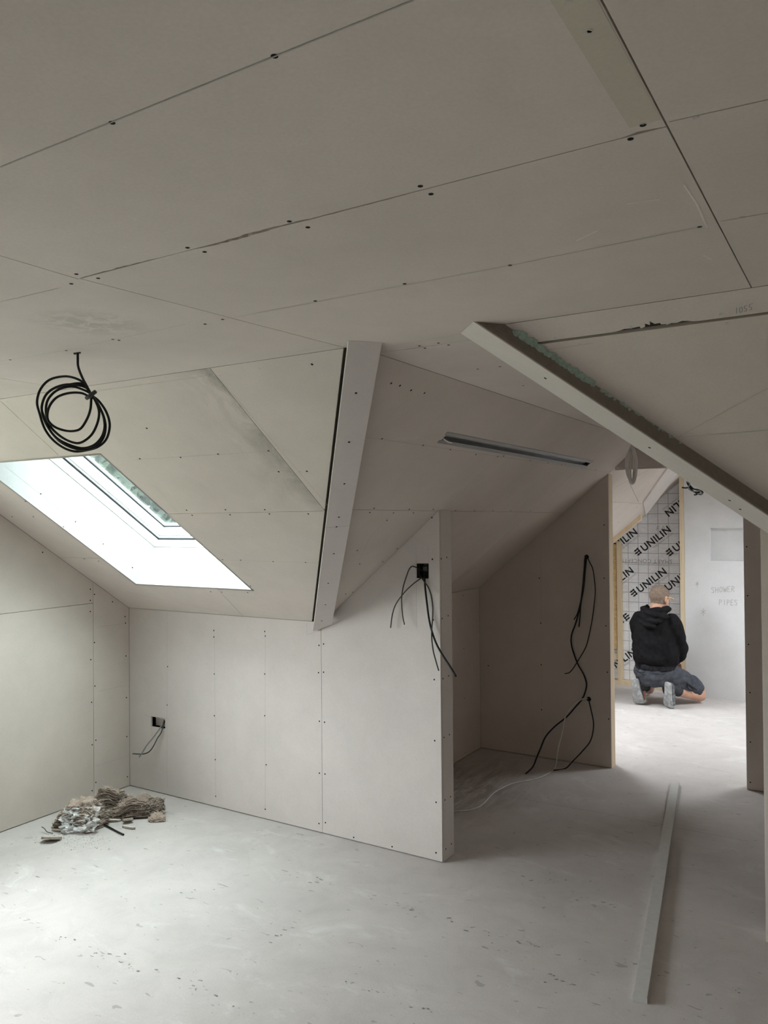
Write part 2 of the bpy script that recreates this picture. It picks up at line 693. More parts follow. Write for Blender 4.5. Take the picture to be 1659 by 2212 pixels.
# scuffs and trodden-in dirt, in trails
rr = random.Random(31)
segs = []
for (x0, y0), (x1, y1), n_, spread in (((600, 1878), (1260, 2075), 46, 9), ((20, 1975), (330, 2110), 30, 12), ((740, 2118), (960, 2200), 16, 8), ((1120, 1895), (1330, 1960), 16, 10),
                                       ((330, 2100), (560, 2200), 18, 14), ((1000, 2020), (1230, 2130), 20, 16), ((1330, 2080), (1620, 2150), 16, 22), ((1180, 1900), (1420, 1890), 10, 10),
                                       ((60, 1880), (500, 1930), 14, 20), ((640, 1980), (540, 2080), 10, 6)):
    for k in range(n_):
        t = rr.random()
        x, y = x0 + (x1 - x0) * t + rr.gauss(0, spread * 0.6), y0 + (y1 - y0) * t + rr.gauss(0, spread * 0.5)
        a = rr.uniform(-0.2, 0.7)
        l = rr.uniform(1.5, 7.0)
        p = [(x, y), (x + l * math.cos(a), y + l * math.sin(a) * 0.6)]
        if rr.random() < 0.5:
            p.append((p[1][0] + l * 0.5, p[1][1] + rr.uniform(-1.5, 2.0)))
        segs.append(p)
for k in range(5):
    o_ = stroke(PFL, segs[k::5], 0.0025 + 0.0012 * k, fl, ('scuff', 'scuff_light')[k % 2], 0.0004 + 0.0001 * k, 'scuff_marks')
    o_['kind'] = 'stuff'

# ------------------------------------------------------------------ flat ceiling
ceil = backing('ceiling', PC, [C_(XL - 0.1, YEB - 0.06), C_(XR + 0.1, YEB - 0.06), C_(XR + 0.1, YE + 0.05), C_(XE2 + 0.05, YE + 0.05),
                               C_(XE2 + 0.05, YF + 0.3), C_(XE - 0.05, YF + 0.3), C_(XE - 0.05, YE + 0.05), C_(XL - 0.1, YE + 0.05)])
J1 = 1.0727
panel(PC, [C_(-1.411, YEB), C_(-0.2205, YEB), C_(-0.2205, J1), C_(-1.411, J1)], ceil,
      jag=[((165, 600), (340, 560), 0.006, 1), ((500, 526), (680, 478), 0.007, 2), ((1345, 297), (1438, 273), 0.010, 4)])
panel(PC, [C_(-1.405, J1), C_(-0.2205, J1), C_(-0.2205, YE), C_(XE2, YE), C_(XE2, 2.047), C_(XE, 2.047), C_(XE, YE), C_(-1.318, YE)], ceil,
      jag=[((440, 544), (600, 500), 0.008, 6), ((640, 489), (900, 415), 0.003, 7)])
panel(PC, [C_(-2.60, YEB), C_(-1.411, YEB), C_(-1.411, J1), C_(-1.405, J1), C_(-1.318, YE), C_(-2.60, YE)], ceil, 'board_stained')
panel(PC, [C_(XL, YEB), C_(-2.60, YEB), C_(-2.60, YE), C_(XL, YE)], ceil)
panel(PC, [C_(-0.2205, YEB), C_(0.98, YEB), C_(0.98, YE), C_(-0.2205, YE)], ceil)
panel(PC, [C_(0.98, YEB), C_(XR, YEB), C_(XR, YE), C_(0.98, YE)], ceil)
panel(PC, [C_(XE, 2.047), C_(XE2, 2.047), C_(XE2, YD), C_(XE, YD)], ceil, jag=[((860, 757), (960, 743), 0.005, 8)])
panel(PC, [C_(XE, YD), C_(XE2, YD), C_(XE2, YF), C_(XE, YF)], ceil)
screws(PC, [(593, 121), (242, 265), (908, 402), (931, 419), (1389, 270), (1362, 300), (405, 535), (442, 544), (625, 478), (665, 491), (165, 592),
            (212, 601), (154, 613), (874, 613), (1102, 573), (1511, 490), (681, 650), (481, 690), (443, 700), (22, 777), (143, 757), (244, 733),
            (257, 735), (906, 747), (947, 741), (969, 745), (918, 752), (1032, 797), (1080, 792), (1130, 833)], ceil)
screws(PC, [(1503, 254), (1602, 469), (1227, 6), (1274, 67)], ceil, True)
stroke(PC, [[(0, 361), (893, 0)]], 0.0022, ceil)
stroke(PC, [[C_(-0.2435, 0.25), C_(-0.2435, 1.05)]], 0.040, ceil, 'tape', 0.0003, 'edge_band')
stroke(PC, [[(480, 690), (1102, 573), (1515, 489)]], 0.0014, ceil)
stroke(PC, [[(1446, 263), (1659, 215)], [(1556, 478), (1659, 460)]], 0.0014, ceil)
stroke(PC, [[(0, 652), (128, 622)], [(0, 780), (165, 753)], [(190, 745), (400, 700)], [(640, 760), (740, 740)]], 0.0014, ceil)
stroke(PC, [[(830, 750), (1020, 716)]], 0.0014, ceil)
stroke(PC, [[(1355, 441), (1390, 434), (1425, 431)], [(1245, 520), (1270, 508), (1292, 498)], [(1478, 400), (1505, 440), (1528, 492)], [(1520, 552), (1536, 560)], [(1268, 67), (1280, 70)]], 0.0035, ceil, 'smear', 0.0003, 'plaster_smear')

# ------------------------------------------------------------------ main slope, left of the wing, with the roof window
HG = 0.016
HX0, HX1, HY0, HY1 = -3.716, -2.82, 2.2528, 3.218
sA = backing('ceiling_slope_front', PA, [[A_(XL - 0.1, YE - 0.04), A_(XE, YE - 0.04), A_(XE, YE), A_(XE - (YK - YE) * VK, YK), A_(XE - (YK - YE) * VK, YK + 0.06), A_(XL - 0.1, YK + 0.06)],
                                         [A_(HX0 - HG, HY0 - HG), A_(HX1 + HG, HY0 - HG), A_(HX1 + HG, HY1 + HG), A_(HX0 - HG, HY1 + HG)]])
vx = lambda y: XE - (y - YE) * VK
vxe = lambda y: vx(y) - 0.041 - 0.034 * (y - YE) / (YK - YE)   # the boards stop short of the valley
panel(PA, [A_(-3.045, YE), A_(-1.865, YE), A_(-1.90, 2.624), A_(HX1, 2.624), A_(HX1, HY0), A_(-3.082, HY0)], sA, 'board_smudged')
panel(PA, [A_(-1.865, YE), A_(vxe(YE), YE), A_(vxe(2.614), 2.614), A_(-1.8995, 2.614)], sA)
panel(PA, [A_(HX1, 2.624), A_(vxe(2.624), 2.624), A_(vxe(YK), YK), A_(-3.128, YK), A_(-3.072, HY1), A_(HX1, HY1)], sA)
panel(PA, [A_(XL, YE), A_(-3.045, YE), A_(-3.082, HY0), A_(HX0, HY0), A_(HX0, 2.98), A_(XL, 2.98)], sA)
panel(PA, [A_(XL, 2.98), A_(HX0, 2.98), A_(HX0, HY1), A_(-3.072, HY1), A_(-3.128, YK), A_(XL, YK)], sA)
screws(PA, [(580, 974), (471, 981), (390, 988), (302, 991), (602, 1019), (663, 1018), (317, 925), (403, 1102), (487, 1101), (572, 1101), (415, 1113),
            (497, 1112), (582, 1110), (666, 1110), (481, 1209), (520, 1210), (590, 1213), (660, 1215), (541, 1266), (535, 1280), (479, 1279), (455, 1278),
            (26, 1116), (72, 1116), (137, 1138), (55, 1083), (182, 1207), (213, 1212), (674, 787)], sA)
screws(PA, [(651, 781), (561, 796), (475, 812), (16, 868), (324, 829), (445, 812), (612, 973), (648, 1019)], sA, True)
stroke(PA, [[(290, 993), (588, 974)], [(470, 1209), (690, 1216)], [(205, 845), (448, 811)], [(270, 1278), (500, 1326)]], 0.0014, sA)
stroke(PA, [[(478, 822), (715, 1100)]], 0.0014, sA)

# ------------------------------------------------------------------ main slope, right of the wing
vx2 = lambda y: XE2 + (y - YE) * VK
sA2 = backing('ceiling_slope_right', PA, [A_(XE2, YE - 0.04), A_(XR + 0.1, YE - 0.04), A_(XR + 0.1, YK + 0.06), A_(vx2(YK) , YK + 0.06), A_(vx2(YK), YK), A_(XE2, YE)])
panel(PA, [A_(XE2, YE), A_(1.3, YE), A_(1.3, 1.994), A_(vx2(1.994), 1.994)], sA2, jag=[((1330, 722), (1510, 694), 0.012, 11), ((1385, 712), (1440, 704), 0.028, 12)])
panel(PA, [A_(vx2(1.999), 1.999), A_(1.3, 1.999), A_(1.3, YK), A_(vx2(YK), YK)], sA2)
panel(PA, [A_(1.3, YE), A_(XR, YE), A_(XR, YK), A_(1.3, YK)], sA2)
screws(PA, [(1199, 731), (1363, 707), (1557, 679), (1252, 744), (1570, 699), (1530, 937)], sA2, True)
stroke(PA, [[(1462, 945), (1659, 838)], [(1455, 945), (1659, 929)], [(1180, 756), (1280, 741)]], 0.0013, sA2)
# the number 1055 in pencil
stroke(PA, [[(1591, 664), (1591, 677)], [(1599, 664), (1597, 669), (1599, 675), (1603, 673), (1604, 667), (1602, 663), (1599, 664)],
            [(1615, 659), (1608, 661), (1608, 666), (1613, 667), (1612, 672), (1607, 672)], [(1626, 655), (1619, 658), (1619, 663), (1624, 664), (1623, 669), (1618, 669)]], 0.0014, sA2, 'pencil_dark', name='pencil_number')

# ------------------------------------------------------------------ wing slope, left
SX0, SX1, SY0, SY1 = -1.502, -1.478, 2.890, 4.852
XJB = -1.839
sB = backing('ceiling_slope_wing', PB, [[B_(XE + 0.03, YE), B_(XE + 0.03, YD + 0.1), B_(XWL - 0.1, YD + 0.1), B_(XWL - 0.1, YK + 0.02), B_(XWL, YK - 0.06), B_(XE, YE)],
                                        [B_(SX0, SY0), B_(SX1, SY0), B_(SX1, SY1), B_(SX0, SY1)]])
vy = lambda x: YE + (XE - x) / VK
JB = 4.762
panel(PB, [B_(XE, YE), B_(XE, JB), B_(SX1, JB), B_(SX1, SY0), B_(SX0, SY0), B_(SX0, JB), B_(XJB, JB), B_(XJB, vy(XJB))], sB)
panel(PB, [B_(XE, JB), B_(XE, YD), B_(XJB, YD), B_(XJB, JB), B_(SX0, JB), B_(SX0, SY1), B_(SX1, SY1), B_(SX1, JB)], sB)
panel(PB, [B_(XJB, vy(XJB)), B_(XJB, JB), B_(XWL, JB), B_(XWL, vy(XWL))], sB)
panel(PB, [B_(XJB, JB), B_(XJB, YD), B_(XWL, YD), B_(XWL, JB)], sB)
screws(PB, [(845, 828), (864, 833), (888, 843), (917, 849), (825, 948), (914, 962), (973, 971), (1028, 982), (1075, 986), (1088, 985), (1145, 995),
            (1184, 1000), (1213, 1004), (1258, 1010), (1287, 1014), (808, 1098), (799, 1107), (884, 1100), (936, 1100), (850, 1108), (836, 1124),
            (893, 1108), (772, 1189), (777, 1218), (747, 1283), (762, 1279), (827, 1213), (858, 1185), (984, 1103), (1025, 1103), (1065, 1103),
            (1103, 1103), (1146, 1103)], sB)
stroke(PB, [[(792, 944), (1312, 1020)], [(846, 1112), (800, 1158), (770, 1222)]], 0.0016, sB)
stroke(PB, [[(1212, 850), (1106, 957)], [(1078, 984), (960, 1100)]], 0.0014, sB)
# far end of that slope, seen through the door: boards up to a boxed trimmer, a raised soffit beyond it
W4 = [B_(-2.46, 5.95), B_(-2.02, 5.95), B_(-2.02, 7.0), B_(-2.46, 7.0)]
W4B = [B_(-2.476, 5.934), B_(-2.004, 5.934), B_(-2.004, 7.016), B_(-2.476, 7.016)]
ff = struct(link('ceiling_slope_far', slab_mesh('ceiling_slope_far', PB, [[B_(XE + 0.02, YD + 0.05), B_(XE + 0.02, YF + 0.3), B_(XWL - 0.2, YF + 0.3), B_(XWL - 0.2, YD + 0.05)], W4B], 0.03, 0.095), 'board_light'))
link('leak_closer', box_mesh('leak_closer', (XE - 0.06, YD + 0.05, HC + 0.051), (XE + 0.03, YF + 0.3, HC + 0.3)), 'board_light', ff)  # unseen box added to stop daylight leaking in above the ceiling
i0, i1 = PB.at(1393, 1111), PB.at(1458, 1026)
i2 = i0 + (i1 - i0) * ((XE - i0.x) / (i1.x - i0.x))
panel(PB, [B_(XE, YD), i2, i0 + (i1 - i0) * ((-1.735 - i0.x) / (i1.x - i0.x)), B_(-1.735, YD)], ff)
panel(PB, [[B_(-1.735, YD), i0 + (i1 - i0) * ((-1.735 - i0.x) / (i1.x - i0.x)), i0, B_(XWL, 7.59), B_(XWL, YD)], W4], ff)
t0_, t1_ = PB.at(1388, 1084), PB.at(1440, 1009)
t2_ = t0_ + (t1_ - t0_) * 1.5
i3 = i0 + (i1 - i0) * 1.5
link('boxing_board', slab_mesh('boxing_board', PB, [[t0_, t2_, i3, i0]], 0.10, -0.014), 'board_light', ff)
stroke(PB, [[(1358, 1040), (1379, 1084)], [(1330, 1052), (1406, 1012)]], 0.004, ff, 'pencil_dark')
screws(PB, [(1400, 1042), (1376, 1096), (1336, 1128)], ff)

# ------------------------------------------------------------------ wing slope, right (hidden behind the valley box) and the slope behind the camera
sB2 = backing('ceiling_slope_wing_right', PB2, [[B2_(XE2 - 0.03, YE), B2_(XE2, YE), B2_(XWR, YE + (XWR - XE2) / VK), B2_(XWR + 0.1, YE + (XWR + 0.1 - XE2) / VK), B2_(XWR + 0.1, YF + 0.3), B2_(XE2 - 0.03, YF + 0.3)],
                                                [B2_(-0.45, 6.50), B2_(0.15, 6.50), B2_(0.15, 7.40), B2_(-0.45, 7.40)]])
panel(PB2, [B2_(XE2, YE), B2_(XWR, YE + (XWR - XE2) / VK), B2_(XWR, YD), B2_(XE2, YD)], sB2)
panel(PB2, [[B2_(XE2, YD), B2_(XWR, YD), B2_(XWR, YF), B2_(XE2, YF)], [B2_(-0.45, 6.50), B2_(0.15, 6.50), B2_(0.15, 7.40), B2_(-0.45, 7.40)]], sB2)
sD = backing('ceiling_slope_back', PD, [[D_(XL - 0.1, YEB + 0.04), D_(XR + 0.1, YEB + 0.04), D_(XR + 0.1, YKB - 0.06), D_(XL - 0.1, YKB - 0.06)]])
panel(PD, [[D_(XL, YEB), D_(XR, YEB), D_(XR, YKB), D_(XL, YKB)]], sD)

# ------------------------------------------------------------------ knee wall, left gable wall
zb = lambda x: HC - (XE - x) * TB
zb2 = lambda x: HC - (x - XE2) * TB
XVK = vx(YK)
BXA = [K_(-3.86 * 1.012, 0.472), K_(-3.733 * 1.012, 0.472), K_(-3.733 * 1.012, 0.408), K_(-3.86 * 1.012, 0.408)]
BXB = [PK.at(900, 1217), PK.at(926, 1217), PK.at(926, 1250), PK.at(900, 1249)]
wk = backing('wall_front', PK, [[K_(XL - 0.1, -0.02), K_(XP - 0.0125, -0.02), K_(XP - 0.0125, zb(XP) + 0.02), K_(XVK, ZK + 0.03), K_(XL - 0.1, ZK + 0.03)], BXA, BXB], t=PT - 0.0375)
XJK = -2.566
panel(PK, [[K_(XL, 0.004), K_(XJK, 0.004), K_(XJK, ZK), K_(XL, ZK)], BXA], wk, 'board_light')
panel(PK, [[K_(XJK, 0.004), K_(XP, 0.004), K_(XP, zb(XP)), K_(XVK, ZK), K_(XJK, ZK)], BXB], wk, 'board_light')
panel(PXP, [(XP, YK + 0.0125, 0.0), (XP, YK + PT, 0.0), (XP, YK + PT, zb(XP)), (XP, YK + 0.0125, zb(XP))], wk, 'board_light')
panel(Plane((0, YK + PT, 0), (0, 1, 0)), [(XWL, YK + PT, 0), (XP - 0.0125, YK + PT, 0), (XP - 0.0125, YK + PT, zb(XP)), (XWL, YK + PT, ZWK)], wk)
screws(PK, [(462, 1362), (462, 1376), (463, 1456), (463, 1546), (465, 1641), (466, 1720), (572, 1364), (573, 1374), (572, 1456), (572, 1546),
            (575, 1652), (573, 1748), (689, 1394), (688, 1453), (690, 1558), (690, 1670), (689, 1779), (699, 1391), (699, 1452), (701, 1560), (702, 1672),
            (703, 1777), (361, 1523), (362, 1440), (764, 1809), (847, 1829), (934, 1208), (933, 1118), (936, 1339), (938, 1468), (939, 1600), (942, 1733), (942, 1842)], wk)
screws(PXP, [(953, 1207), (965, 1204), (955, 1336), (968, 1330), (957, 1466), (969, 1460), (959, 1593), (971, 1587), (961, 1728), (973, 1721), (963, 1834), (975, 1823)], wk)
stroke(PK, [[(361, 1322), (361, 1703)], [(463, 1352), (466, 1722)], [(573, 1362), (573, 1745)], [(663, 1344), (663, 1372), (712, 1352)]], 0.0014, wk)
stroke(PK, [[(899, 1182), (900, 1360)], [(925, 1180), (926, 1217)], [(312, 1545), (366, 1553)], [(328, 1540), (328, 1590)]], 0.0013, wk)

GY0, GY1, GZ0, GZ1 = -0.60, 2.00, 0.75, 1.85
GWIN = [Vector((XL, GY0, GZ0)), Vector((XL, GY1, GZ0)), Vector((XL, GY1, GZ1)), Vector((XL, GY0, GZ1))]
GWB = [Vector((XL, GY0 - HG, GZ0 - HG)), Vector((XL, GY1 + HG, GZ0 - HG)), Vector((XL, GY1 + HG, GZ1 + HG)), Vector((XL, GY0 - HG, GZ1 + HG))]
wlft = backing('wall_left', PL, [[(XL, YKB - 0.1, -0.02), (XL, YK + 0.1, -0.02), (XL, YK + 0.1, ZK + 0.04), (XL, YE, HC + 0.06), (XL, YEB, HC + 0.06), (XL, YKB - 0.1, ZK + 0.04)], GWB], t=0.08)
zl = lambda y: HC - (y - YE) * TA
L_ = lambda y, z: Vector((XL, y, z))
panel(PL, [L_(2.2, 0.004), L_(3.219, 0.004), L_(3.219, 1.206), L_(2.2, 1.2)], wlft)
panel(PL, [L_(2.2, 1.2), L_(3.219, 1.206), L_(3.219, zl(3.219)), L_(2.2, zl(2.2))], wlft)
panel(PL, [L_(3.219, 0.004), L_(YK, 0.004), L_(YK, ZK), L_(3.219, zl(3.219))], wlft)
panel(PL, [[L_(YKB, 0.004), L_(2.2, 0.004), L_(2.2, zl(2.2)), L_(YE, HC), L_(YEB, HC), L_(YKB, ZK)], GWIN], wlft)
screws(PL, [(195, 1273), (204, 1284), (195, 1297), (195, 1321), (204, 1388), (196, 1425), (205, 1482), (198, 1517), (207, 1599), (199, 1609), (207, 1690),
            (199, 1708), (243, 1300), (270, 1332), (271, 1346), (272, 1417), (273, 1507), (274, 1591), (275, 1678), (92, 1193)], wlft)
stroke(PL, [[(208, 1355), (268, 1347)], [(212, 1494), (275, 1479)], [(206, 1655), (279, 1632)]], 0.0014, wlft)

# right gable, knee wall behind the camera, right knee wall
wr = backing('wall_right', PR, [(XR, YKB - 0.1, -0.02), (XR, YK + 0.1, -0.02), (XR, YK + 0.1, ZK + 0.04), (XR, YE, HC + 0.06), (XR, YEB, HC + 0.06), (XR, YKB - 0.1, ZK + 0.04)], t=0.08)
panel(PR, [(XR, YKB, 0), (XR, YK, 0), (XR, YK, ZK), (XR, YE, HC), (XR, YEB, HC), (XR, YKB, ZK)], wr)
wb = backing('wall_back', PKB, [(XL - 0.1, YKB, -0.02), (XR + 0.1, YKB, -0.02), (XR + 0.1, YKB, ZK + 0.04), (XL - 0.1, YKB, ZK + 0.04)], t=0.08)
panel(PKB, [(XL, YKB, 0), (XR, YKB, 0), (XR, YKB, ZK), (XL, YKB, ZK)], wb)
XV2 = vx2(YK)
wk2 = backing('wall_front_right', PK, [K_(XP2 + 0.0125, -0.02), K_(XR + 0.1, -0.02), K_(XR + 0.1, ZK + 0.03), K_(XV2, ZK + 0.03), K_(XP2 + 0.0125, zb2(XP2) + 0.02)], t=PT - 0.0375)
panel(PK, [K_(XP2, 0.004), K_(XR, 0.004), K_(XR, ZK), K_(XV2, ZK), K_(XP2, zb2(XP2))], wk2, jag=[(K_(XP2, 0.1), K_(XP2, 1.3), 0.006, 21)])
panel(Plane((XP2, 0, 0), (-1, 0, 0)), [(XP2, YK + 0.0125, 0.0), (XP2, YK + PT, 0.0), (XP2, YK + PT, zb2(XP2)), (XP2, YK + 0.0125, zb2(XP2))], wk2)

# ------------------------------------------------------------------ wing: knee walls, door partition
ww = backing('wall_wing_left', PW, [(XWL, YK + 0.06, -0.02), (XWL, YF + 0.3, -0.02), (XWL, YF + 0.3, ZWK + 0.04), (XWL, YK + 0.06, ZWK + 0.04)], t=0.08)
panel(PW, [(XWL, YK + PT, 0.004), (XWL, YD, 0.004), (XWL, YD, ZWK), (XWL, YK + PT, ZWK)], ww)
panel(PW, [(XWL, YD + 0.1, 0), (XWL, YF, 0), (XWL, YF, ZWK), (XWL, YD + 0.1, ZWK)], ww)
screws(PW, [(1000, 1286), (1002, 1402), (1003, 1508), (1005, 1626)], ww)
ww2 = backing('wall_wing_right', PW2, [(XWR, YK + 0.06, -0.02), (XWR, YF + 0.3, -0.02), (XWR, YF + 0.3, ZWK + 0.04), (XWR, YK + 0.06, ZWK + 0.04)], t=0.08)
panel(PW2, [(XWR, YK, 0), (XWR, YF, 0), (XWR, YF, ZWK), (XWR, YK, ZWK)], ww2)

ZH = 2.046
Y_ = lambda x, z: Vector((x, YD, z))
wp = backing('wall_partition', PY, [Y_(XWL, 0), Y_(XD1 - 0.045, 0), Y_(XD1 - 0.045, zb(XD1 - 0.045)), Y_(XWL, ZWK)], t=0.075)
panel(PY, [Y_(XWL, 0.004), Y_(-2.016, 0.004), Y_(-2.016, zb(-2.016)), Y_(XWL, ZWK)], wp, gap=0.0004)
panel(PY, [Y_(-2.016, 0.004), Y_(XD1, 0.004), Y_(XD1, zb(XD1)), Y_(-2.016, zb(-2.016))], wp, gap=0.0004)
PYB = Plane((0, YD + 0.1, 0), (0, 1, 0))
panel(PYB, [(XWL, YD + 0.1, 0), (XD1, YD + 0.1, 0), (XD1, YD + 0.1, zb(XD1)), (XWL, YD + 0.1, ZWK)], wp)
screws(PY, [(1305, 1249), (1309, 1352), (1312, 1452), (1315, 1553), (1165, 1249), (1168, 1346), (1169, 1436), (1170, 1533), (1305, 1134), (1055, 1438)], wp)
link('door_stud', box_mesh('door_stud', (XD1 - 0.045, YD + 0.0125, 0.0), (XD1, YD + 0.0875, zb(XD1))), 'pine', wp)
wp2 = backing('wall_partition_right', PY, [Y_(XD2 + 0.045, 0), Y_(XWR, 0), Y_(XWR, ZWK), Y_(XD2 + 0.045, zb2(XD2 + 0.045))], t=0.075)
panel(PY, [Y_(XD2, 0.004), Y_(XWR, 0.004), Y_(XWR, ZWK), Y_(XD2, zb2(XD2))], wp2)
panel(PYB, [(XD2, YD + 0.1, 0), (XWR, YD + 0.1, 0), (XWR, YD + 0.1, ZWK), (XD2, YD + 0.1, zb2(XD2))], wp2)
link('door_stud', box_mesh('door_stud', (XD2, YD + 0.0125, 0.0), (XD2 + 0.045, YD + 0.0875, zb2(XD2))), 'pine', wp2)
screws(PY, [(1613, 1181), (1615, 1287), (1617, 1392), (1620, 1496), (1621, 1603), (1621, 1690)], wp2)
xh0, xh1 = XE - (HC - ZH) / TB, XE2 + (HC - ZH) / TB
wh = backing('wall_over_door', PY, [Y_(xh0, ZH + 0.01), Y_(xh1, ZH + 0.01), Y_(XE2, HC), Y_(XE, HC)], t=0.075)
panel(PY, [Y_(xh0, ZH), Y_(xh1, ZH), Y_(XE2, HC), Y_(XE, HC)], wh, gap=0.0)
panel(PYB, [(xh0, YD + 0.1, ZH), (xh1, YD + 0.1, ZH), (XE2, YD + 0.1, HC), (XE, YD + 0.1, HC)], wh)
link('head_strip', box_mesh('head_strip', (xh0, YD + 0.0125, ZH - 0.012), (xh1, YD + 0.0875, ZH + 0.01)), 'board_light', wh)

# ------------------------------------------------------------------ roof windows
class Frame3:
    """Local axes on a sloping surface: a and b along the opening's edges, c out of the room."""
    def __init__(self, pl, corners):
        self.o = (corners[0] + corners[2]) / 2
        self.e1 = (corners[1] - corners[0])
        self.e2 = (corners[3] - corners[0])
        self.ha, self.hb = self.e1.length / 2, self.e2.length / 2
        self.e1.normalize()
        self.e2.normalize()
        self.c = -pl.n

    def p(self, a, b, c):
        return self.o + self.e1 * a + self.e2 * b + self.c * c


def local_boxes(name, fr, boxes):
    verts, faces = [], []
    for a0, a1, b0, b1, c0, c1 in boxes:
        k = len(verts)
        verts += [fr.p(a, b, c) for c in (c0, c1) for a, b in ((a0, b0), (a1, b0), (a1, b1), (a0, b1))]
        faces += [tuple(k + i for i in f) for f in ((0, 3, 2, 1), (4, 5, 6, 7), (0, 1, 5, 4), (1, 2, 6, 5), (2, 3, 7, 6), (3, 0, 4, 7))]
    me = mesh_from(name, verts, faces)
    bm = bmesh.new()
    bm.from_mesh(me)
    bmesh.ops.recalc_face_normals(bm, faces=bm.faces)
    bm.to_mesh(me)
    bm.free()
    return me


def ring(fr, i0, i1, c0, c1):
    """Four bars: outer edge I0 inside the opening's edge, inner edge I1 inside it."""
    A0, A1, B0, B1 = fr.ha - i0, fr.ha - i1, fr.hb - i0, fr.hb - i1
    return [(-A0, -A1, -B0, B0, c0, c1), (A1, A0, -B0, B0, c0, c1), (-A1, A1, -B0, -B1, c0, c1), (-A1, A1, B1, B0, c0, c1)]


def roof_window(name, pl, corners, depth=0.26, glass='glass'):
    root = bpy.data.objects.new(name, None)
    col.objects.link(root)
    struct(root)
    fr = Frame3(pl, corners)
    ha, hb, t = fr.ha, fr.hb, 0.0125
    for bx in ((-ha - t, -ha, -hb - t, hb + t, 0.0, depth), (ha, ha + t, -hb - t, hb + t, 0.0, depth),
               (-ha, ha, -hb - t, -hb, 0.0, depth), (-ha, ha, hb, hb + t, 0.0, depth)):
        link('lining_panel', local_boxes('lining_panel', fr, [bx]), 'plaster_white', root)
    link('frame', local_boxes('frame', fr, ring(fr, -0.05, 0.004, depth, depth + 0.050) + ring(fr, -0.05, -0.006, depth + 0.05, depth + 0.15)), 'pvc', root)
    link('gasket', local_boxes('gasket', fr, ring(fr, -0.006, 0.010, depth + 0.051, depth + 0.0555)), 'gasket', root)
    sash = link('sash', local_boxes('sash', fr, ring(fr, -0.004, 0.020, depth + 0.056, depth + 0.066) + ring(fr, -0.004, 0.030, depth + 0.066, depth + 0.125)), 'pvc', root)
    link('seal', local_boxes('seal', fr, ring(fr, 0.0, 0.034, depth + 0.1255, depth + 0.129)), 'gasket', sash)
    link('glazing_bead', local_boxes('glazing_bead', fr, ring(fr, 0.0, 0.050, depth + 0.130, depth + 0.142)), 'pvc', sash)
    link('pane', local_boxes('pane', fr, [(-ha + 0.03, ha - 0.03, -hb + 0.03, hb - 0.03, depth + 0.143, depth + 0.147)]), glass, sash)
    ld = bpy.data.lights.new('daylight_portal', 'AREA')
    ld.shape = 'RECTANGLE'
    ld.size, ld.size_y = 2 * ha - 0.06, 2 * hb - 0.06
    ld.cycles.is_portal = True
    lo = bpy.data.objects.new('daylight_portal', ld)
    col.objects.link(lo)
    z = fr.c
    x = fr.e1
    y = z.cross(x)
    m = Matrix((x, y, z)).transposed().to_4x4()
    m.translation = fr.p(0, 0, depth + 0.16)
    lo.matrix_world = m
    return root, fr


win1, wf1 = roof_window('window_1', PA, [A_(HX0, HY0), A_(HX1, HY0), A_(HX1, HY1), A_(HX0, HY1)], glass='glass_dimmed')
roof_window('window_2', PL, GWIN)
roof_window('window_3', PB, W4)
roof_window('window_4', PB2, [B2_(-0.45, 6.50), B2_(0.15, 6.50), B2_(0.15, 7.40), B2_(-0.45, 7.40)])
# screws and pencil line on the lining of the window in view
PLIN = Plane((HX0, 0, 0), (1, 0, 0))
screws(PLIN, [(88, 1067), (163, 1127), (223, 1175), (286, 1226)], win1)
stroke(PLIN, [[(12, 1008), (300, 1236)]], 0.0013, win1)
PBOT = Plane(A_(0, HY1), -(A_(0, HY1) - A_(0, HY0)).normalized())
screws(PBOT, [(317, 1241), (391, 1242), (453, 1244)], win1, True)

# ------------------------------------------------------------------ outer roof over the wing, unseen, made extra thick to shade the roof window
XRG = (XE + XE2) / 2
RT = 0.60
zo = lambda x: HC - (XE - x) * TB + RT
roof = struct(link('roof', prism('roof', [Vector((XRG, 1.2, zo(XRG))), Vector((XRG, 5.5, zo(XRG))), Vector((XWL - 0.35, 5.5, zo(XWL - 0.35))), Vector((XWL - 0.35, YK + 0.25, zo(XWL - 0.35)))],
                                  [Vector((XRG, 1.2, zo(XRG) + 0.1)), Vector((XRG, 5.5, zo(XRG) + 0.1)), Vector((XWL - 0.35, 5.5, zo(XWL - 0.35) + 0.1)), Vector((XWL - 0.35, YK + 0.25, zo(XWL - 0.35) + 0.1))]), 'bark_roof'))

# ------------------------------------------------------------------ boxed valleys
def valley(V0, d, m, aa, ct, cb, q0, q1, s_top, s_bot):
    """Ring of four edges running down the valley; each starts where it meets the ceiling (s_top None) or at s_top."""
    r0, r1 = [], []
    for kc, q in ((0, q0), (1, q0), (1, q1), (0, q1)):
        for r, cc, s in ((r0, ct, s_top), (r1, cb, s_bot)):
            base = V0 + m * q + aa * cc[kc]
            if s is None:
                s = (HC - 0.0004 - base.z) / d.z
            elif isinstance(s, tuple):
                s = s[kc]
            r.append(base + d * s)
    return prism('box', r0, r1)


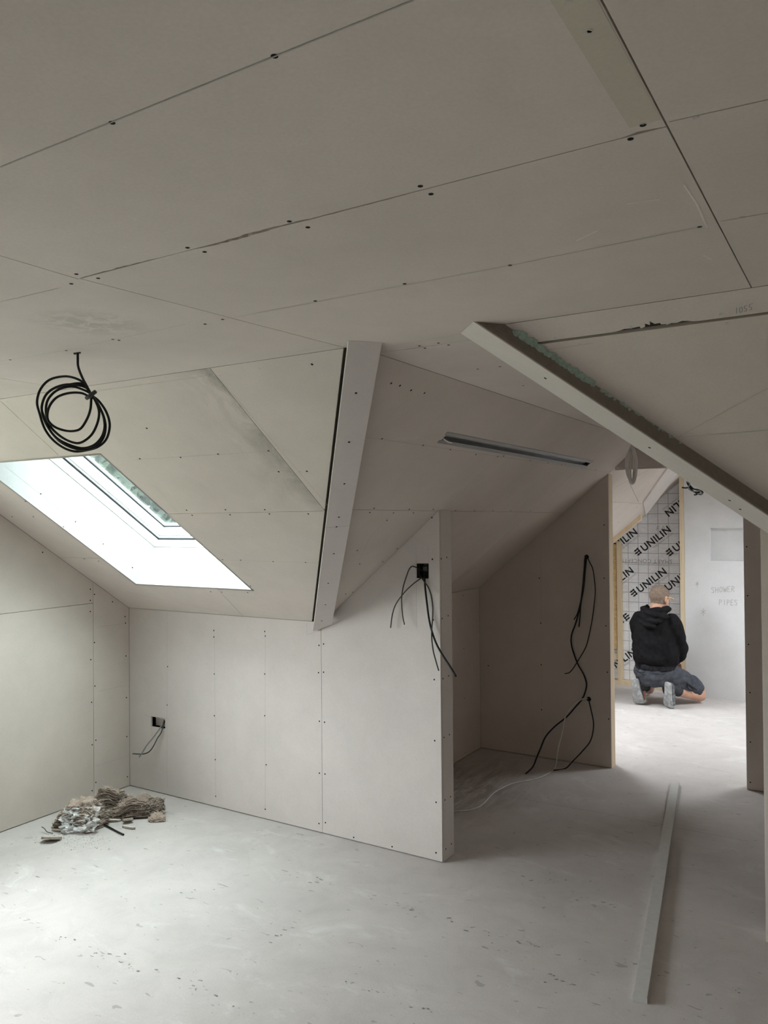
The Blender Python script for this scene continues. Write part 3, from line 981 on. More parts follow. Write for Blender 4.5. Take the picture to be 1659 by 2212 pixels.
cross = lambda a, b: Vector(a).cross(Vector(b))
mA, mB, mB2 = PA.n, PB.n, PB2.n
tl = struct(bpy.data.objects.new('trim_1', None))
col.objects.link(tl)
dL = cross(mA, mB).normalized()
dL = dL if dL.z < 0 else -dL
mL = (mA + mB).normalized()
aL = cross(dL, mL).normalized()
aL = aL if aL.x > 0 else -aL
VL = Vector((XE, YE, HC))
lerp2 = lambda a, b, t: (a[0] + (b[0] - a[0]) * t, a[1] + (b[1] - a[1]) * t)
cT, cB = (-0.029, 0.069), (-0.057, 0.042)
sj = 1.085
me = valley(VL, dL, mL, aL, cT, lerp2(cT, cB, sj / 2.28), 0.034, 0.0215, None, sj)
link('boxing_board', me, 'board_light', tl)
me = valley(VL, dL, mL, aL, lerp2(cT, cB, sj / 2.28), cB, 0.034, 0.0215, sj + 0.002, (2.315, 2.235))
link('boxing_board', me, 'board_light', tl)
link('furring', valley(VL, dL, mL, aL, (0.0, 0.060), (-0.028, 0.030), 0.0215, -0.03, None, 2.2), 'backing', tl)
PVL = Plane(VL + mL * 0.034, mL)
screws(PVL, [(769, 849), (754, 955), (744, 1045), (732, 1117), (727, 1138), (721, 1196), (709, 1260), (703, 1306), (695, 1341)], tl)

tr_ = struct(bpy.data.objects.new('trim_2', None))
col.objects.link(tr_)
dR = cross(mA, mB2).normalized()
dR = dR if dR.z < 0 else -dR
mR = (mA + mB2).normalized()
aR = cross(dR, mR).normalized()
aR = aR if aR.x < 0 else -aR
VR = Vector((XE2, YE, HC))
cR0, cR1 = (-0.048, 0.078), (-0.048, 0.078)
link('boxing_board', valley(VR, dR, mR, aR, cR0, cR1, 0.022, 0.0185, None, (2.26, 2.15)), 'board_light', tr_)
link('board_core', valley(VR, dR, mR, aR, (-0.0475, 0.0775), (-0.0475, 0.0775), 0.0185, 0.0095, None, (2.26, 2.15)), 'board_edge', tr_)
link('board_core', valley(VR, dR, mR, aR, (-0.0455, 0.0765), (-0.0455, 0.0765), 0.0085, -0.003, None, (2.26, 2.15)), 'board_edge', tr_)
link('furring', valley(VR, dR, mR, aR, (-0.0435, 0.0735), (-0.0435, 0.0735), -0.003, -0.06, None, (2.24, 2.15)), 'board_edge', tr_)
PVR = Plane(VR + mR * 0.022, mR)
screws(PVR, [(1403, 967), (1576, 1081), (1599, 1100), (1178, 817)], tr_)
# torn green core of the cut board along the box
rr = random.Random(5)
up_, lo_ = [], []
n = 90
for k in range(n + 1):
    s = 0.06 + 0.62 * k / n
    base = VR + dR * s + aR * -0.046
    side = -aR
    w = 0.028 * (1 - 0.65 * k / n) * (0.55 + 0.45 * rr.random()) * min(1, k / 5 + 0.3)
    if k > 0.45 * n:
        w *= 0.35 + 0.65 * rr.random()
    lo_.append(PA.o + (base - PA.o) - PA.n * (base - PA.o).dot(PA.n))
    up_.append(lo_[-1] + (side - PA.n * side.dot(PA.n)).normalized() * w)
verts, faces = [], []
for a, b in zip(lo_, up_):
    h = 0.006 + 0.006 * rr.random()
    verts += [a + PA.n * h, b + PA.n * 0.001, a]
for k in range(n):
    i = k * 3
    faces += [(i, i + 1, i + 4, i + 3), (i + 2, i, i + 3, i + 5)]
link('torn_gypsum', mesh_from('torn_gypsum', verts, faces), 'green', tr_)

# ------------------------------------------------------------------ room beyond the door
far = struct(link('wall_far', box_mesh('wall_far', (XWL - 0.1, YF + 0.05, -0.02), (XWR + 0.1, YF + 0.15, HC + 0.1)), 'backing'))
fx = lambda x: PF.at(x, 1200).x
FX0, FX1 = -2.498, -1.50
zsl = lambda x: min(HC + 0.05, zb(x) + 0.45)
ZFJ = PF.at(1400, 1220).z
link('foil_board', slab_mesh('foil_board', PF, [[(FX0, YF, 0.02), (FX1, YF, 0.02), (FX1, YF, ZFJ), (FX0, YF, ZFJ)]], 0.05, 0.0, 0.0015), 'foil', far)
link('foil_board', slab_mesh('foil_board', PF, [[(FX0, YF, ZFJ), (FX1, YF, ZFJ), (FX1, YF, zsl(FX1)), (FX0, YF, zsl(FX0))]], 0.05, 0.0, 0.0015), 'foil', far)


def far_box(name, x0, x1, y0, y1, z0, z1, mat):
    return link(name, box_mesh(name, (x0, y0, z0), (x1, y1, z1)), mat, far)


PS = Plane((0, YF - 0.06, 0), (0, -1, 0))
sx = lambda x, y=1300: PS.at(x, y).x
far_box('stud', sx(1333), sx(1342), YF - 0.06, YF - 0.002, 0.045, zb(sx(1333)) + 0.05, 'pine')
far_box('bottom_plate', -2.42, -1.5, YF - 0.07, YF - 0.002, 0.0, 0.045, 'pine')
far_box('strand_board', sx(1318), sx(1332), YF - 0.05, YF - 0.03, PS.at(1328, 1402).z, zb(sx(1325)) + 0.05, 'osb')
far_box('noggin', sx(1310), sx(1333), YF - 0.05, YF - 0.002, PS.at(1328, 1425).z, PS.at(1328, 1411).z, 'pine')
# rafter edge under the end of the slope boards
ra, rb_ = B_(-2.40, 7.60) - Vector((0, 0, 0.05)), B_(-1.845, 7.60) - Vector((0, 0, 0.05))
dz = Vector((0, 0, 0.055))
dy = Vector((0, 0.05, 0))
link('rafter', prism('rafter', [ra, ra + dz, ra + dz + dy, ra + dy], [rb_, rb_ + dz, rb_ + dz + dy, rb_ + dy]), 'pine', far)
gw = backing('wall_far_right', PG, [[PG.at(1481, 1300) * 1, (XWR + 0.1, YFG, 0), (XWR + 0.1, YFG, HC), (PG.at(1481, 1300).x, YFG, HC), (PG.at(1481, 1300).x, YFG, 0)][1:]], t=0.02, off=0.10)
GX0 = PG.at(1480, 1300).x
n0, n1 = PG.at(1533, 1141), PG.at(1612, 1212)
NX0, NX1, NZ0, NZ1 = n0.x, n0.x + 0.62, n1.z, n0.z
G_ = lambda x, z, y=YFG: Vector((x, y, z))
panel(PG, [[G_(GX0, 0), G_(XWR, 0), G_(XWR, HC), G_(GX0, HC)], [G_(NX0, NZ0), G_(NX1, NZ0), G_(NX1, NZ1), G_(NX0, NZ1)]], gw, 'skim', gap=0)
nv = local_boxes('niche', type('F', (), {'p': staticmethod(lambda a, b, c: Vector((a, YFG + 0.0126 + c, b)))}),
                 [(NX0 - 0.012, NX0, NZ0 - 0.012, NZ1 + 0.012, 0, 0.09), (NX1, NX1 + 0.012, NZ0 - 0.012, NZ1 + 0.012, 0, 0.09),
                  (NX0, NX1, NZ0 - 0.012, NZ0, 0, 0.09), (NX0, NX1, NZ1, NZ1 + 0.012, 0, 0.09), (NX0 - 0.012, NX1 + 0.012, NZ0 - 0.012, NZ1 + 0.012, 0.078, 0.09)])
link('niche', nv, 'skim', gw)
link('edge_stud', box_mesh('edge_stud', (GX0 - 0.042, YFG - 0.004, 0.0), (GX0 - 0.001, YFG + 0.09, HC)), 'pine', gw)
stroke(PG, [[(1480, 1240), (1479, 1125)]], 0.001, gw)
# SHOWER PIPES and crosses in pencil
LET = {
    'S': [[(0.9, 0.9), (0.3, 1), (0.1, 0.75), (0.8, 0.4), (0.7, 0.05), (0.1, 0.1)]],
    'H': [[(0.1, 1), (0.15, 0)], [(0.85, 1), (0.85, 0)], [(0.1, 0.5), (0.85, 0.55)]],
    'O': [[(0.5, 1), (0.1, 0.6), (0.3, 0.05), (0.8, 0.2), (0.85, 0.8), (0.5, 1)]],
    'W': [[(0, 1), (0.25, 0), (0.5, 0.7), (0.75, 0), (1, 1)]],
    'E': [[(0.9, 1), (0.15, 0.95), (0.1, 0), (0.85, 0.05)], [(0.1, 0.5), (0.7, 0.55)]],
    'R': [[(0.1, 0), (0.15, 1), (0.8, 0.85), (0.75, 0.55), (0.15, 0.5), (0.9, 0)]],
    'P': [[(0.1, 0), (0.15, 1), (0.8, 0.85), (0.75, 0.55), (0.15, 0.5)]],
    'I': [[(0.5, 1), (0.5, 0)]],
    'F': [[(0.9, 1), (0.15, 0.95), (0.1, 0)], [(0.1, 0.5), (0.7, 0.55)]],
    'A': [[(0, 0), (0.5, 1), (0.95, 0)], [(0.25, 0.4), (0.75, 0.45)]],
    'N': [[(0.1, 0), (0.15, 1), (0.85, 0.05), (0.9, 1)]],
    '*': [[(0.5, 1), (0.5, 0)], [(0.1, 0.75), (0.9, 0.3)], [(0.1, 0.3), (0.9, 0.75)]],
}


def handwriting(pl, word, x, y, w, h, parent, thick, mat, slope=0.0):
    segs = []
    for k, ch in enumerate(word):
        for s in LET[ch]:
            segs.append([(x + k * w * 1.15 + px * w, y + slope * k - py * h) for px, py in s])
    return stroke(pl, segs, thick, parent, mat, name='pencil_writing')


handwriting(PG, 'SHOWER', 1536, 1281, 7.6, 12, gw, 0.0045, 'pencil', -0.6)
handwriting(PG, 'PIPES', 1553, 1307, 7.2, 12, gw, 0.0045, 'pencil', 0.2)
handwriting(PG, '*', 1512, 1330, 14, 16, gw, 0.004, 'pencil')
handwriting(PG, '*', 1501, 1268, 10, 13, gw, 0.004, 'pencil')
handwriting(PF, 'FAN', 1418, 1146, 9, 9, far, 0.004, 'ink_grey', -1)


def text_mesh(s, size, bold=0.0):
    cu = bpy.data.curves.new('lettering', 'FONT')
    cu.body = s
    cu.size = size
    cu.offset = bold
    cu.space_character = 1.10
    cu.align_x = 'LEFT'
    o = bpy.data.objects.new('lettering', cu)
    col.objects.link(o)
    bpy.context.view_layer.update()
    me = bpy.data.meshes.new_from_object(o.evaluated_get(bpy.context.evaluated_depsgraph_get()))
    bpy.data.objects.remove(o)
    bpy.data.curves.remove(cu)
    return me


def logo_bits(h):
    """The brand's mark: three feathered arrows pointing left, joined at the right."""
    verts, faces = [], []
    for k, y in enumerate((0.08, 0.42, 0.76)):
        x0 = -0.95 - 0.12 * (k == 1)
        pts = [(x0, y + 0.06), (x0 + 0.40, y + 0.24), (x0 + 0.36, y + 0.14), (-0.12, y + 0.20), (-0.12, y + 0.02), (x0 + 0.36, y - 0.02), (x0 + 0.42, y - 0.10)]
        i = len(verts)
        verts += [(a * h, b * h, 0) for a, b in pts]
        faces.append(tuple(range(i, i + len(pts))))
    i = len(verts)
    verts += [(-0.34 * h, 0.02 * h, 0), (-0.18 * h, 0.02 * h, 0), (-0.18 * h, 0.98 * h, 0), (-0.34 * h, 0.98 * h, 0)]
    faces.append((i, i + 1, i + 2, i + 3))
    return mesh_from('emblem', verts, faces)


CAP = 0.074
T_MAIN = text_mesh('UNILIN', CAP * 1.34, 0.0022)
T_SUB = text_mesh('FOR SMART LIVING', 0.026, 0.0)
T_LOGO = logo_bits(CAP)
T_GREY = text_mesh('SMART CONCEPTS', 0.055, 0.0)
for me_, mt in ((T_MAIN, 'ink'), (T_SUB, 'ink_grey'), (T_LOGO, 'ink'), (T_GREY, 'ink_grey')):
    me_.materials.clear()
    me_.materials.append(MAT[mt])


def print_on_foil(x, y, ang, sub=True, only=None):
    base = PF.at(x, y, 0.0015)
    m = Matrix.Translation(base) @ Matrix.Rotation(math.radians(90), 4, 'X') @ Matrix.Rotation(math.radians(ang), 4, 'Z')
    for me_, nm, off in ((T_MAIN, 'lettering', (0.0, 0.0)), (T_LOGO, 'emblem', (-0.012, 0.0)), (T_SUB, 'small_lettering', (0.10, -0.034))):
        if only and nm != only or nm == 'small_lettering' and not sub:
            continue
        o = bpy.data.objects.new(nm, me_)
        col.objects.link(o)
        o.parent = far
        o.matrix_world = m @ Matrix.Translation((off[0], off[1], 0.0))


for x, y, a in ((1391, 1192, 38), (1460, 1193, 38), (1496, 1058, 218), (1321, 1196, 38), (1382, 1281, 38), (1443, 1277, 38), (1313, 1278, 38), (1340, 1332, 218),
                (1318, 1452, 38), (1449, 1386, 38)):
    print_on_foil(x, y, a)
print_on_foil(1392, 1446, 75, only='emblem')
o = bpy.data.objects.new('small_lettering', T_GREY)
col.objects.link(o)
o.parent = far
o.matrix_world = Matrix.Translation(PF.at(1452, 1209, 0.0015)) @ Matrix.Rotation(math.radians(90), 4, 'X') @ Matrix.Rotation(math.radians(180), 4, 'Z')
#END structure

# ------------------------------------------------------------------ sockets and cables
def thing(name, loc, label, cat, group=None):
    o = bpy.data.objects.new(name, None)
    col.objects.link(o)
    o.empty_display_size = 0.05
    return tag(o, label, cat, group)


def cavity(name, x0, x1, z0, z1, y0, depth, t, parent, mat):
    """Open-fronted box let into the knee wall."""
    P_ = type('F', (), {'p': staticmethod(lambda a, b, c: Vector((a, y0 + c, b)))})
    me = local_boxes(name, P_, [(x0 - t, x0, z0 - t, z1 + t, 0, depth), (x1, x1 + t, z0 - t, z1 + t, 0, depth), (x0, x1, z0 - t, z0, 0, depth),
                                (x0, x1, z1, z1 + t, 0, depth), (x0 - t, x1 + t, z0 - t, z1 + t, depth, depth + t)])
    return link(name, me, mat, parent)


ax0, ax1 = BXA[0].x, BXA[1].x
cavity('cutout_lining', ax0, ax1, 0.408, 0.472, YK + 0.0126, 0.028, 0.004, wk, 'board_light')
cv = cavity('cutout_cavity', ax0 + 0.001, ax1 - 0.001, 0.41, 0.47, YK + 0.041, 0.07, 0.003, wk, 'backing')
bx0, bx1 = BXB[0].x, BXB[1].x
bz0, bz1 = BXB[2].z, BXB[0].z
sb = tag(cavity('socket_box', bx0 + 0.002, bx1 - 0.002, bz0 + 0.002, bz1 - 0.002, YK + 0.001, 0.045, 0.0015, None, 'plastic_box'),
         'black plastic socket box set into the knee wall by the corner post', 'socket box')
link('bracket', local_boxes('bracket', type('F', (), {'p': staticmethod(lambda a, b, c: Vector((a, YK + c, b)))}),
                            [(bx0 + 0.004, bx0 + 0.009, bz0 + 0.006, bz1 - 0.006, 0.010, 0.014), (bx1 - 0.03, bx1 - 0.012, bz1 - 0.008, bz1 - 0.004, 0.004, 0.009),
                             (bx0 + 0.02, bx0 + 0.045, bz0 + 0.035, bz0 + 0.060, 0.030, 0.040)]), 'cable_dark', sb)

def zpx(ox, oy, k, pts):
    return [(ox + x / k, oy + y / k) for x, y in pts]


def cable(name, pts3, r, mat, label, group=None, cat='cable'):
    return tag(link(name, tube_mesh(name, pts3, r, 8, 6), mat), label, cat, group)


def offs(pl, px, o):
    if not isinstance(o, (list, tuple)):
        o = [o] * len(px)
    if len(o) != len(px):
        o = [o[0] + (o[-1] - o[0]) * i / (len(px) - 1) for i in range(len(px))]
    return [pl.at(x, y, q) for (x, y), q in zip(px, o)]


Z5 = lambda pts: zpx(840, 1180, 7.375, pts)
GA = 'cables hanging from the black socket box'
cable('power_cable', offs(PK, Z5([(535, 395), (490, 365), (430, 335), (370, 320), (325, 365), (290, 450), (235, 620), (205, 800), (208, 980), (225, 1140), (250, 1250)]),
      [-0.03, -0.015, 0.02, 0.04, 0.045, 0.045, 0.045, 0.042, 0.04, 0.04, 0.04]), 0.0031, 'cable_dark',
      'grey cable arching up out of the socket box, then hanging left', GA)
cable('power_cable', offs(PK, Z5([(560, 470), (530, 495), (495, 520), (400, 590), (300, 680), (220, 770), (150, 860), (90, 970), (50, 1120), (28, 1300)]),
      [-0.03, -0.01, 0.015, 0.03, 0.035, 0.03, 0.03, 0.03, 0.03, 0.03]), 0.0031, 'cable_dark',
      'grey cable sweeping from the socket box down to the far left', GA)
cable('power_cable', offs(PK, Z5([(565, 420), (565, 470), (570, 540), (582, 700), (605, 900), (640, 1160), (690, 1370), (760, 1560), (860, 1740), (970, 1910), (1070, 2075)]),
      [-0.03, -0.005, 0.012, 0.02, 0.022, 0.025, 0.03, 0.04, 0.05, 0.06, 0.07]), 0.0050, 'cable',
      'thick black cable from the socket box swinging past the corner post', GA)
cable('power_cable', offs(PK, Z5([(505, 450), (520, 500), (570, 570), (630, 660), (675, 790), (698, 960), (697, 1130), (684, 1300), (682, 1440), (692, 1560), (712, 1690), (755, 1850), (795, 1985)]),
      [-0.03, 0.0, 0.02, 0.03, 0.036, 0.04, 0.04, 0.04, 0.04, 0.04, 0.04, 0.04, 0.04]), 0.0036, 'cable_dark',
      'thinner grey cable crossing the thick black one beside the corner post', GA)
Z6 = lambda pts: zpx(270, 1520, 12.76, pts)
GB = 'cables from the cutout in the knee wall'
cable('power_cable', offs(PK, Z6([(1090, 430), (1050, 530), (980, 650), (870, 810), (740, 980), (600, 1150), (490, 1330), (390, 1475)]),
      [-0.05, -0.02, 0.01, 0.04, 0.06, 0.08, 0.10, 0.11]), 0.0042, 'cable_grey', 'straighter grey cable poking out of the low wall cutout', GB)
cable('power_cable', offs(PK, Z6([(1110, 440), (1075, 560), (1030, 700), (985, 820), (900, 940), (855, 1030), (790, 1160), (700, 1290), (600, 1360), (450, 1390), (210, 1380)]),
      [-0.05, -0.02, 0.01, 0.02, 0.03, 0.04, 0.05, 0.06, 0.07, 0.09, 0.11]), 0.0036, 'cable_dark', 'curved dark cable from the low wall cutout bending left at its end', GB)
Z7 = lambda pts: zpx(1120, 1180, 4.2545, pts)
GC = 'cables on the dark partition'
cable('power_cable', offs(PY, Z7([(628, 96), (612, 110), (605, 200), (590, 380), (565, 560), (525, 710), (487, 820), (490, 920), (540, 1070), (600, 1180), (625, 1280), (590, 1395), (520, 1480), (440, 1570), (330, 1660), (250, 1750)]),
      [-0.005] + [0.02] * 10 + [0.02, 0.04, 0.07, 0.10, 0.14]) + [PY.at(*Z7([(205, 1850)])[0], 0.19), PY.at(*Z7([(165, 1950)])[0], 0.25), PY.at(*Z7([(130, 2030)])[0], 0.32), PFL.at(1136, 1671, 0.006)],
      0.0055, 'cable', 'long black cable winding from the upper hole down to the dark floor', GC)
cable('power_cable', offs(PY, Z7([(632, 100), (655, 150), (685, 220), (705, 400), (690, 580), (665, 740), (625, 910), (560, 1030), (480, 1150), (425, 1172)]),
      [-0.005, 0.02, 0.03, 0.03, 0.03, 0.03, 0.03, 0.04, 0.05, 0.05]), 0.0035, 'cable', 'thin black cable looping to the right beside the door stud', GC)
cable('power_cable', offs(PY, Z7([(626, 100), (618, 180), (600, 380), (572, 540), (566, 640), (555, 742)]), [-0.005, 0.03, 0.032, 0.035, 0.035, 0.035]), 0.0042, 'cable',
      'short black cable end hanging straight down from the upper hole', GC)
cable('power_cable', offs(PY, Z7([(622, 100), (612, 190), (588, 420), (548, 600), (510, 675)]), [-0.005, 0.036, 0.04, 0.04, 0.04]), 0.0040, 'cable',
      'short black cable end flicking out to the left below the upper hole', GC)
cable('power_cable', offs(PY, Z7([(645, 1402), (652, 1440), (668, 1510), (690, 1640), (665, 1780), (590, 1880), (500, 1975)]), [-0.005, 0.02, 0.03, 0.05, 0.08, 0.11, 0.16])
      + [PFL.at(1221, 1660, 0.004), PFL.at(1196, 1664, 0.004)], 0.0042, 'cable', 'black cable curving from the lower hole to the floor by the partition', GC)
cable('power_cable', offs(PY, Z7([(640, 1400), (610, 1398), (570, 1412), (490, 1470), (430, 1570), (400, 1720), (362, 1870)]), [-0.005, 0.02, 0.03, 0.05, 0.08, 0.13, 0.19])
      + [PFL.at(x, y, 0.004) for x, y in ((1199, 1658), (1180, 1673), (1152, 1684), (1106, 1693), (1068, 1712), (1045, 1735), (1030, 1745), (1009, 1751), (978, 1753), (950, 1757))],
      0.0036, 'cable_pale', 'pale grey cable trailing from the partition across the dark floor', GC)
screw_hole = Plane((0, YD, 0), (0, -1, 0))
for (x, y) in Z7([(626, 98), (646, 1404)]):
    c0 = PY.at(x, y)
    link('cable_hole', prism('cable_hole', [c0 + Vector((0.016 * math.cos(a), -0.0012, 0.016 * math.sin(a))) for a in [k * math.pi / 6 for k in range(12)]],
                             [c0 + Vector((0.016 * math.cos(a), 0.001, 0.016 * math.sin(a))) for a in [k * math.pi / 6 for k in range(12)]]), 'screw', wp)

# coil of black cable hanging from the ceiling
hang = PC.at(168, 762)
PCO = Plane(hang, Vector((-fwd.x, -fwd.y, 0)))
Tt = (197, 852)
LOOPS = [
    [(215, 868), (231, 893), (237, 920), (230, 948), (212, 965), (185, 973), (160, 975), (135, 966), (112, 948), (96, 925), (86, 895), (80, 868), (88, 840), (108, 820), (140, 813), (165, 818), (182, 829)],
    [(211, 872), (224, 900), (228, 925), (222, 948), (205, 965), (180, 972), (150, 965), (125, 950), (105, 925), (95, 900), (90, 880), (98, 855), (115, 840), (140, 833), (170, 828), (186, 834)],
    [(207, 868), (214, 890), (210, 915), (197, 940), (175, 956), (155, 955), (130, 942), (108, 920), (100, 895), (101, 870), (112, 852), (130, 840), (155, 835), (180, 842)],
    [(209, 870), (222, 896), (226, 922), (219, 945), (202, 962), (178, 968), (150, 961), (122, 946), (103, 922), (92, 896), (91, 874), (100, 852), (118, 838), (142, 831), (168, 832), (186, 838)],
    [(197, 864), (195, 885), (188, 905), (175, 925), (160, 931), (140, 930), (118, 922), (104, 908), (103, 890), (110, 872), (125, 857), (150, 849), (175, 849), (190, 855)],
]
path = [PCO.at(168, 756, 0.0), PCO.at(168, 775), PCO.at(169, 792), PCO.at(177, 814), PCO.at(188, 835, 0.005)]
for k, lp in enumerate(LOOPS):
    o_ = (-0.006, 0.0, 0.008, 0.004, 0.012)[k]
    path.append(PCO.at(Tt[0], Tt[1], o_))
    path += [PCO.at(x, y, o_ + 0.004 * math.sin(i * 1.3 + k)) for i, (x, y) in enumerate(lp)]
path.append(PCO.at(Tt[0] + 3, Tt[1] + 6, 0.012))
coil = tag(link('cable_coil', tube_mesh('cable_coil', path, 0.0037, 8, 6), 'cable'), 'coil of black cable hanging from the ceiling above the roof window', 'cable')
link('cable_tie', tube_mesh('cable_tie', [PCO.at(187, 860, 0.006), PCO.at(196, 854, 0.018), PCO.at(206, 846, 0.006)], 0.0062, 10, 6), 'cable_dark', coil)
link('ceiling_slit', slab_mesh('ceiling_slit', PC, [[(158, 762), (174, 760), (175, 763), (160, 766)]], 0.001, -0.0006), 'screw', coil)

# coil of white cable by the door
PCW = Plane((-1.0, 4.75, HC), Vector((-fwd.x, -fwd.y, 0)))
topw = PCW.at(1362, 966)
pw = [Vector((topw.x + 0.03, topw.y, HC - 0.001)), Vector((topw.x + 0.028, topw.y, (HC + topw.z) / 2)), topw]
rr = random.Random(3)
for k in range(8):
    cx, cy, rx, ry = 1365 + rr.uniform(-2, 2), 1004 + rr.uniform(-3, 3), 9 + rr.uniform(-5, 4.0), 37 + rr.uniform(-5, 3)
    for i in range(12):
        a = math.pi * 0.5 + 2 * math.pi * i / 12
        pw.append(PCW.at(cx - rx * math.cos(a) + (i - 6) * 0.3, cy - ry * math.sin(a), 0.004 * k + 0.01 * math.sin(i)))
tag(link('cable_coil', tube_mesh('cable_coil', pw, 0.0046, 8, 5), 'cable_white'), 'coil of white cable hanging beside the door opening', 'cable')

# tangle of wires under the beam in the far room
PT_ = Plane((0, 7.25, 0), (0, -1, 0))
pts = [PT_.at(*q) for q in ((1473, 1053), (1482, 1054), (1492, 1052), (1496, 1060), (1506, 1066), (1514, 1068), (1518, 1063), (1508, 1058), (1498, 1056), (1490, 1048), (1484, 1042), (1488, 1050),
                            (1494, 1058), (1504, 1064), (1512, 1062), (1505, 1068), (1499, 1069))]
tg = tag(link('wire_tangle', tube_mesh('wire_tangle', pts, 0.0065, 6, 5), 'cable'), 'tangle of black wires sticking out above the far grey wall', 'wires')
pts = [PT_.at(x, y, 0.02) for x, y in ((1483, 1040), (1490, 1045), (1487, 1055), (1498, 1062), (1510, 1060), (1516, 1066), (1506, 1066))]
link('wire', tube_mesh('wire', pts, 0.005, 6, 5), 'cable_grey', tg)

# ------------------------------------------------------------------ recessed light profile in the wing slope
nB_ = PB.n
lp = thing('light_profile', None, 'long narrow metal light profile recessed in the wing slope', 'light')
def bstrip(x0, x1, y0, y1, h0, h1):
    c = [B_(x0, y0), B_(x1, y0), B_(x1, y1), B_(x0, y1)]
    return [p + nB_ * h0 for p in c], [p + nB_ * h1 for p in c]
m_, nt_, b_ = new_mat('perforated_flange')
vv = coords(nt_, (260, 260, 260))
vo = nd(nt_, 'ShaderNodeTexVoronoi', Scale=1.0, Randomness=0.25)
nt_.links.new(vv, vo.inputs['Vector'])
nt_.links.new(ramp(nt_, vo.outputs['Distance'], [(0.25, (0.05, 0.048, 0.045)), (0.36, (0.34, 0.335, 0.32))]), b_.inputs['Base Color'])
b_.inputs['Metallic'].default_value = 0.3
b_.inputs['Roughness'].default_value = 0.5
MAT['perf'] = m_
for x0, x1 in ((SX1, SX1 + 0.013), (SX0 - 0.013, SX0)):
    a, b = bstrip(x0, x1, SY0 - 0.015, SY1 + 0.012, 0.0, 0.0015)
    link('flange', prism('flange', a, b), 'perf', lp)
w_ = 0.0012
for x0, x1, h0, h1 in ((SX1 - w_, SX1, -0.022, 0.001), (SX0, SX0 + w_, -0.022, 0.001), (SX0, SX1, -0.024, -0.022)):
    a, b = bstrip(x0, x1, SY0, SY1, h0, h1)
    link('channel_side', prism('channel_side', a, b), 'alu', lp)
for y0, y1 in ((SY0 - 0.002, SY0), (SY1, SY1 + 0.002)):
    a, b = bstrip(SX0, SX1, y0, y1, -0.024, 0.0)
    link('channel_end', prism('channel_end', a, b), 'alu', lp)
link('feed_wire', tube_mesh('feed_wire', [PB.at(955, 944, -0.012), PB.at(961, 950, 0.003), PB.at(970, 955, 0.004), PB.at(981, 957, -0.008)], 0.0032, 8, 6), 'cable_white', lp)

# ------------------------------------------------------------------ straight batten on the floor
e0, e1 = Vector((-1.086, 5.272, 0)), Vector((-0.713, 2.842, 0))
dr = (e1 - e0).normalized()
sd = Vector((-dr.y, dr.x, 0)) * 0.025
hz = Vector((0, 0, 0.022))
bw = 0.0015
rg = [(-1, 0), (1, 0), (1, 1), (-1, 1)]
me = prism('batten', [e0 + sd * a + hz * b for a, b in rg], [e1 + sd * a + hz * b for a, b in rg])
bm = bmesh.new()
bm.from_mesh(me)
bmesh.ops.bevel(bm, geom=list(bm.edges), offset=0.0012, segments=2, affect='EDGES')
bm.to_mesh(me)
bm.free()
tag(link('batten', me, 'batten'), 'long straight pale grey batten lying on the floor towards the door', 'batten')

# ------------------------------------------------------------------ heap of insulation scraps in the corner
def fibre_mat(name, c1, c2, c3):
    m, nt, b = new_mat(name)
    f1 = noise_tex(nt, 1.0, 6, 0.7, coords(nt, (16, 16, 75)), 1.6)
    f2 = noise_tex(nt, 220.0, 3, 0.7, coords(nt))
    f3 = noise_tex(nt, 9.0, 3, 0.6, coords(nt))
    base = ramp(nt, f1, [(0.32, c3), (0.5, c2), (0.68, c1)])
    base = mixc(nt, ramp(nt, f3, [(0.35, 0.0), (0.65, 0.55)]), base, c2)
    base = mixc(nt, 1.0, base, ramp(nt, f2, [(0.3, 0.75), (0.7, 1.12)]), 'MULTIPLY')
    nt.links.new(base, b.inputs['Base Color'])
    b.inputs['Roughness'].default_value = 0.95
    b.inputs['Specular IOR Level'].default_value = 0.05
    bump(nt, b, mixc(nt, 0.5, ramp(nt, f1, [(0, 0.0), (1, 1.0)]), ramp(nt, f2, [(0, 0.0), (1, 1.0)])), 0.9, 0.012)
    return m


MAT['wool'] = fibre_mat('mineral_wool', (0.54, 0.45, 0.39), (0.40, 0.32, 0.27), (0.19, 0.14, 0.11))
MAT['wool_pale'] = fibre_mat('mineral_wool_pale', (0.70, 0.60, 0.52), (0.56, 0.46, 0.39), (0.30, 0.23, 0.185))
MAT['fibre'] = flat_mat('loose_fibre', (0.66, 0.57, 0.49), 0.9)
MAT['dust'] = flat_mat('plaster_dust', (0.58, 0.55, 0.50), 0.95, var=0.15, scale=60, bmp=0.6)
MAT['chip'] = flat_mat('gypsum_chip', (0.66, 0.64, 0.60), 0.9, var=0.1, scale=50, bmp=0.3)
MAT['chip_dark'] = flat_mat('gypsum_broken_side', (0.30, 0.25, 0.21), 0.95, var=0.2, scale=90, bmp=0.5)


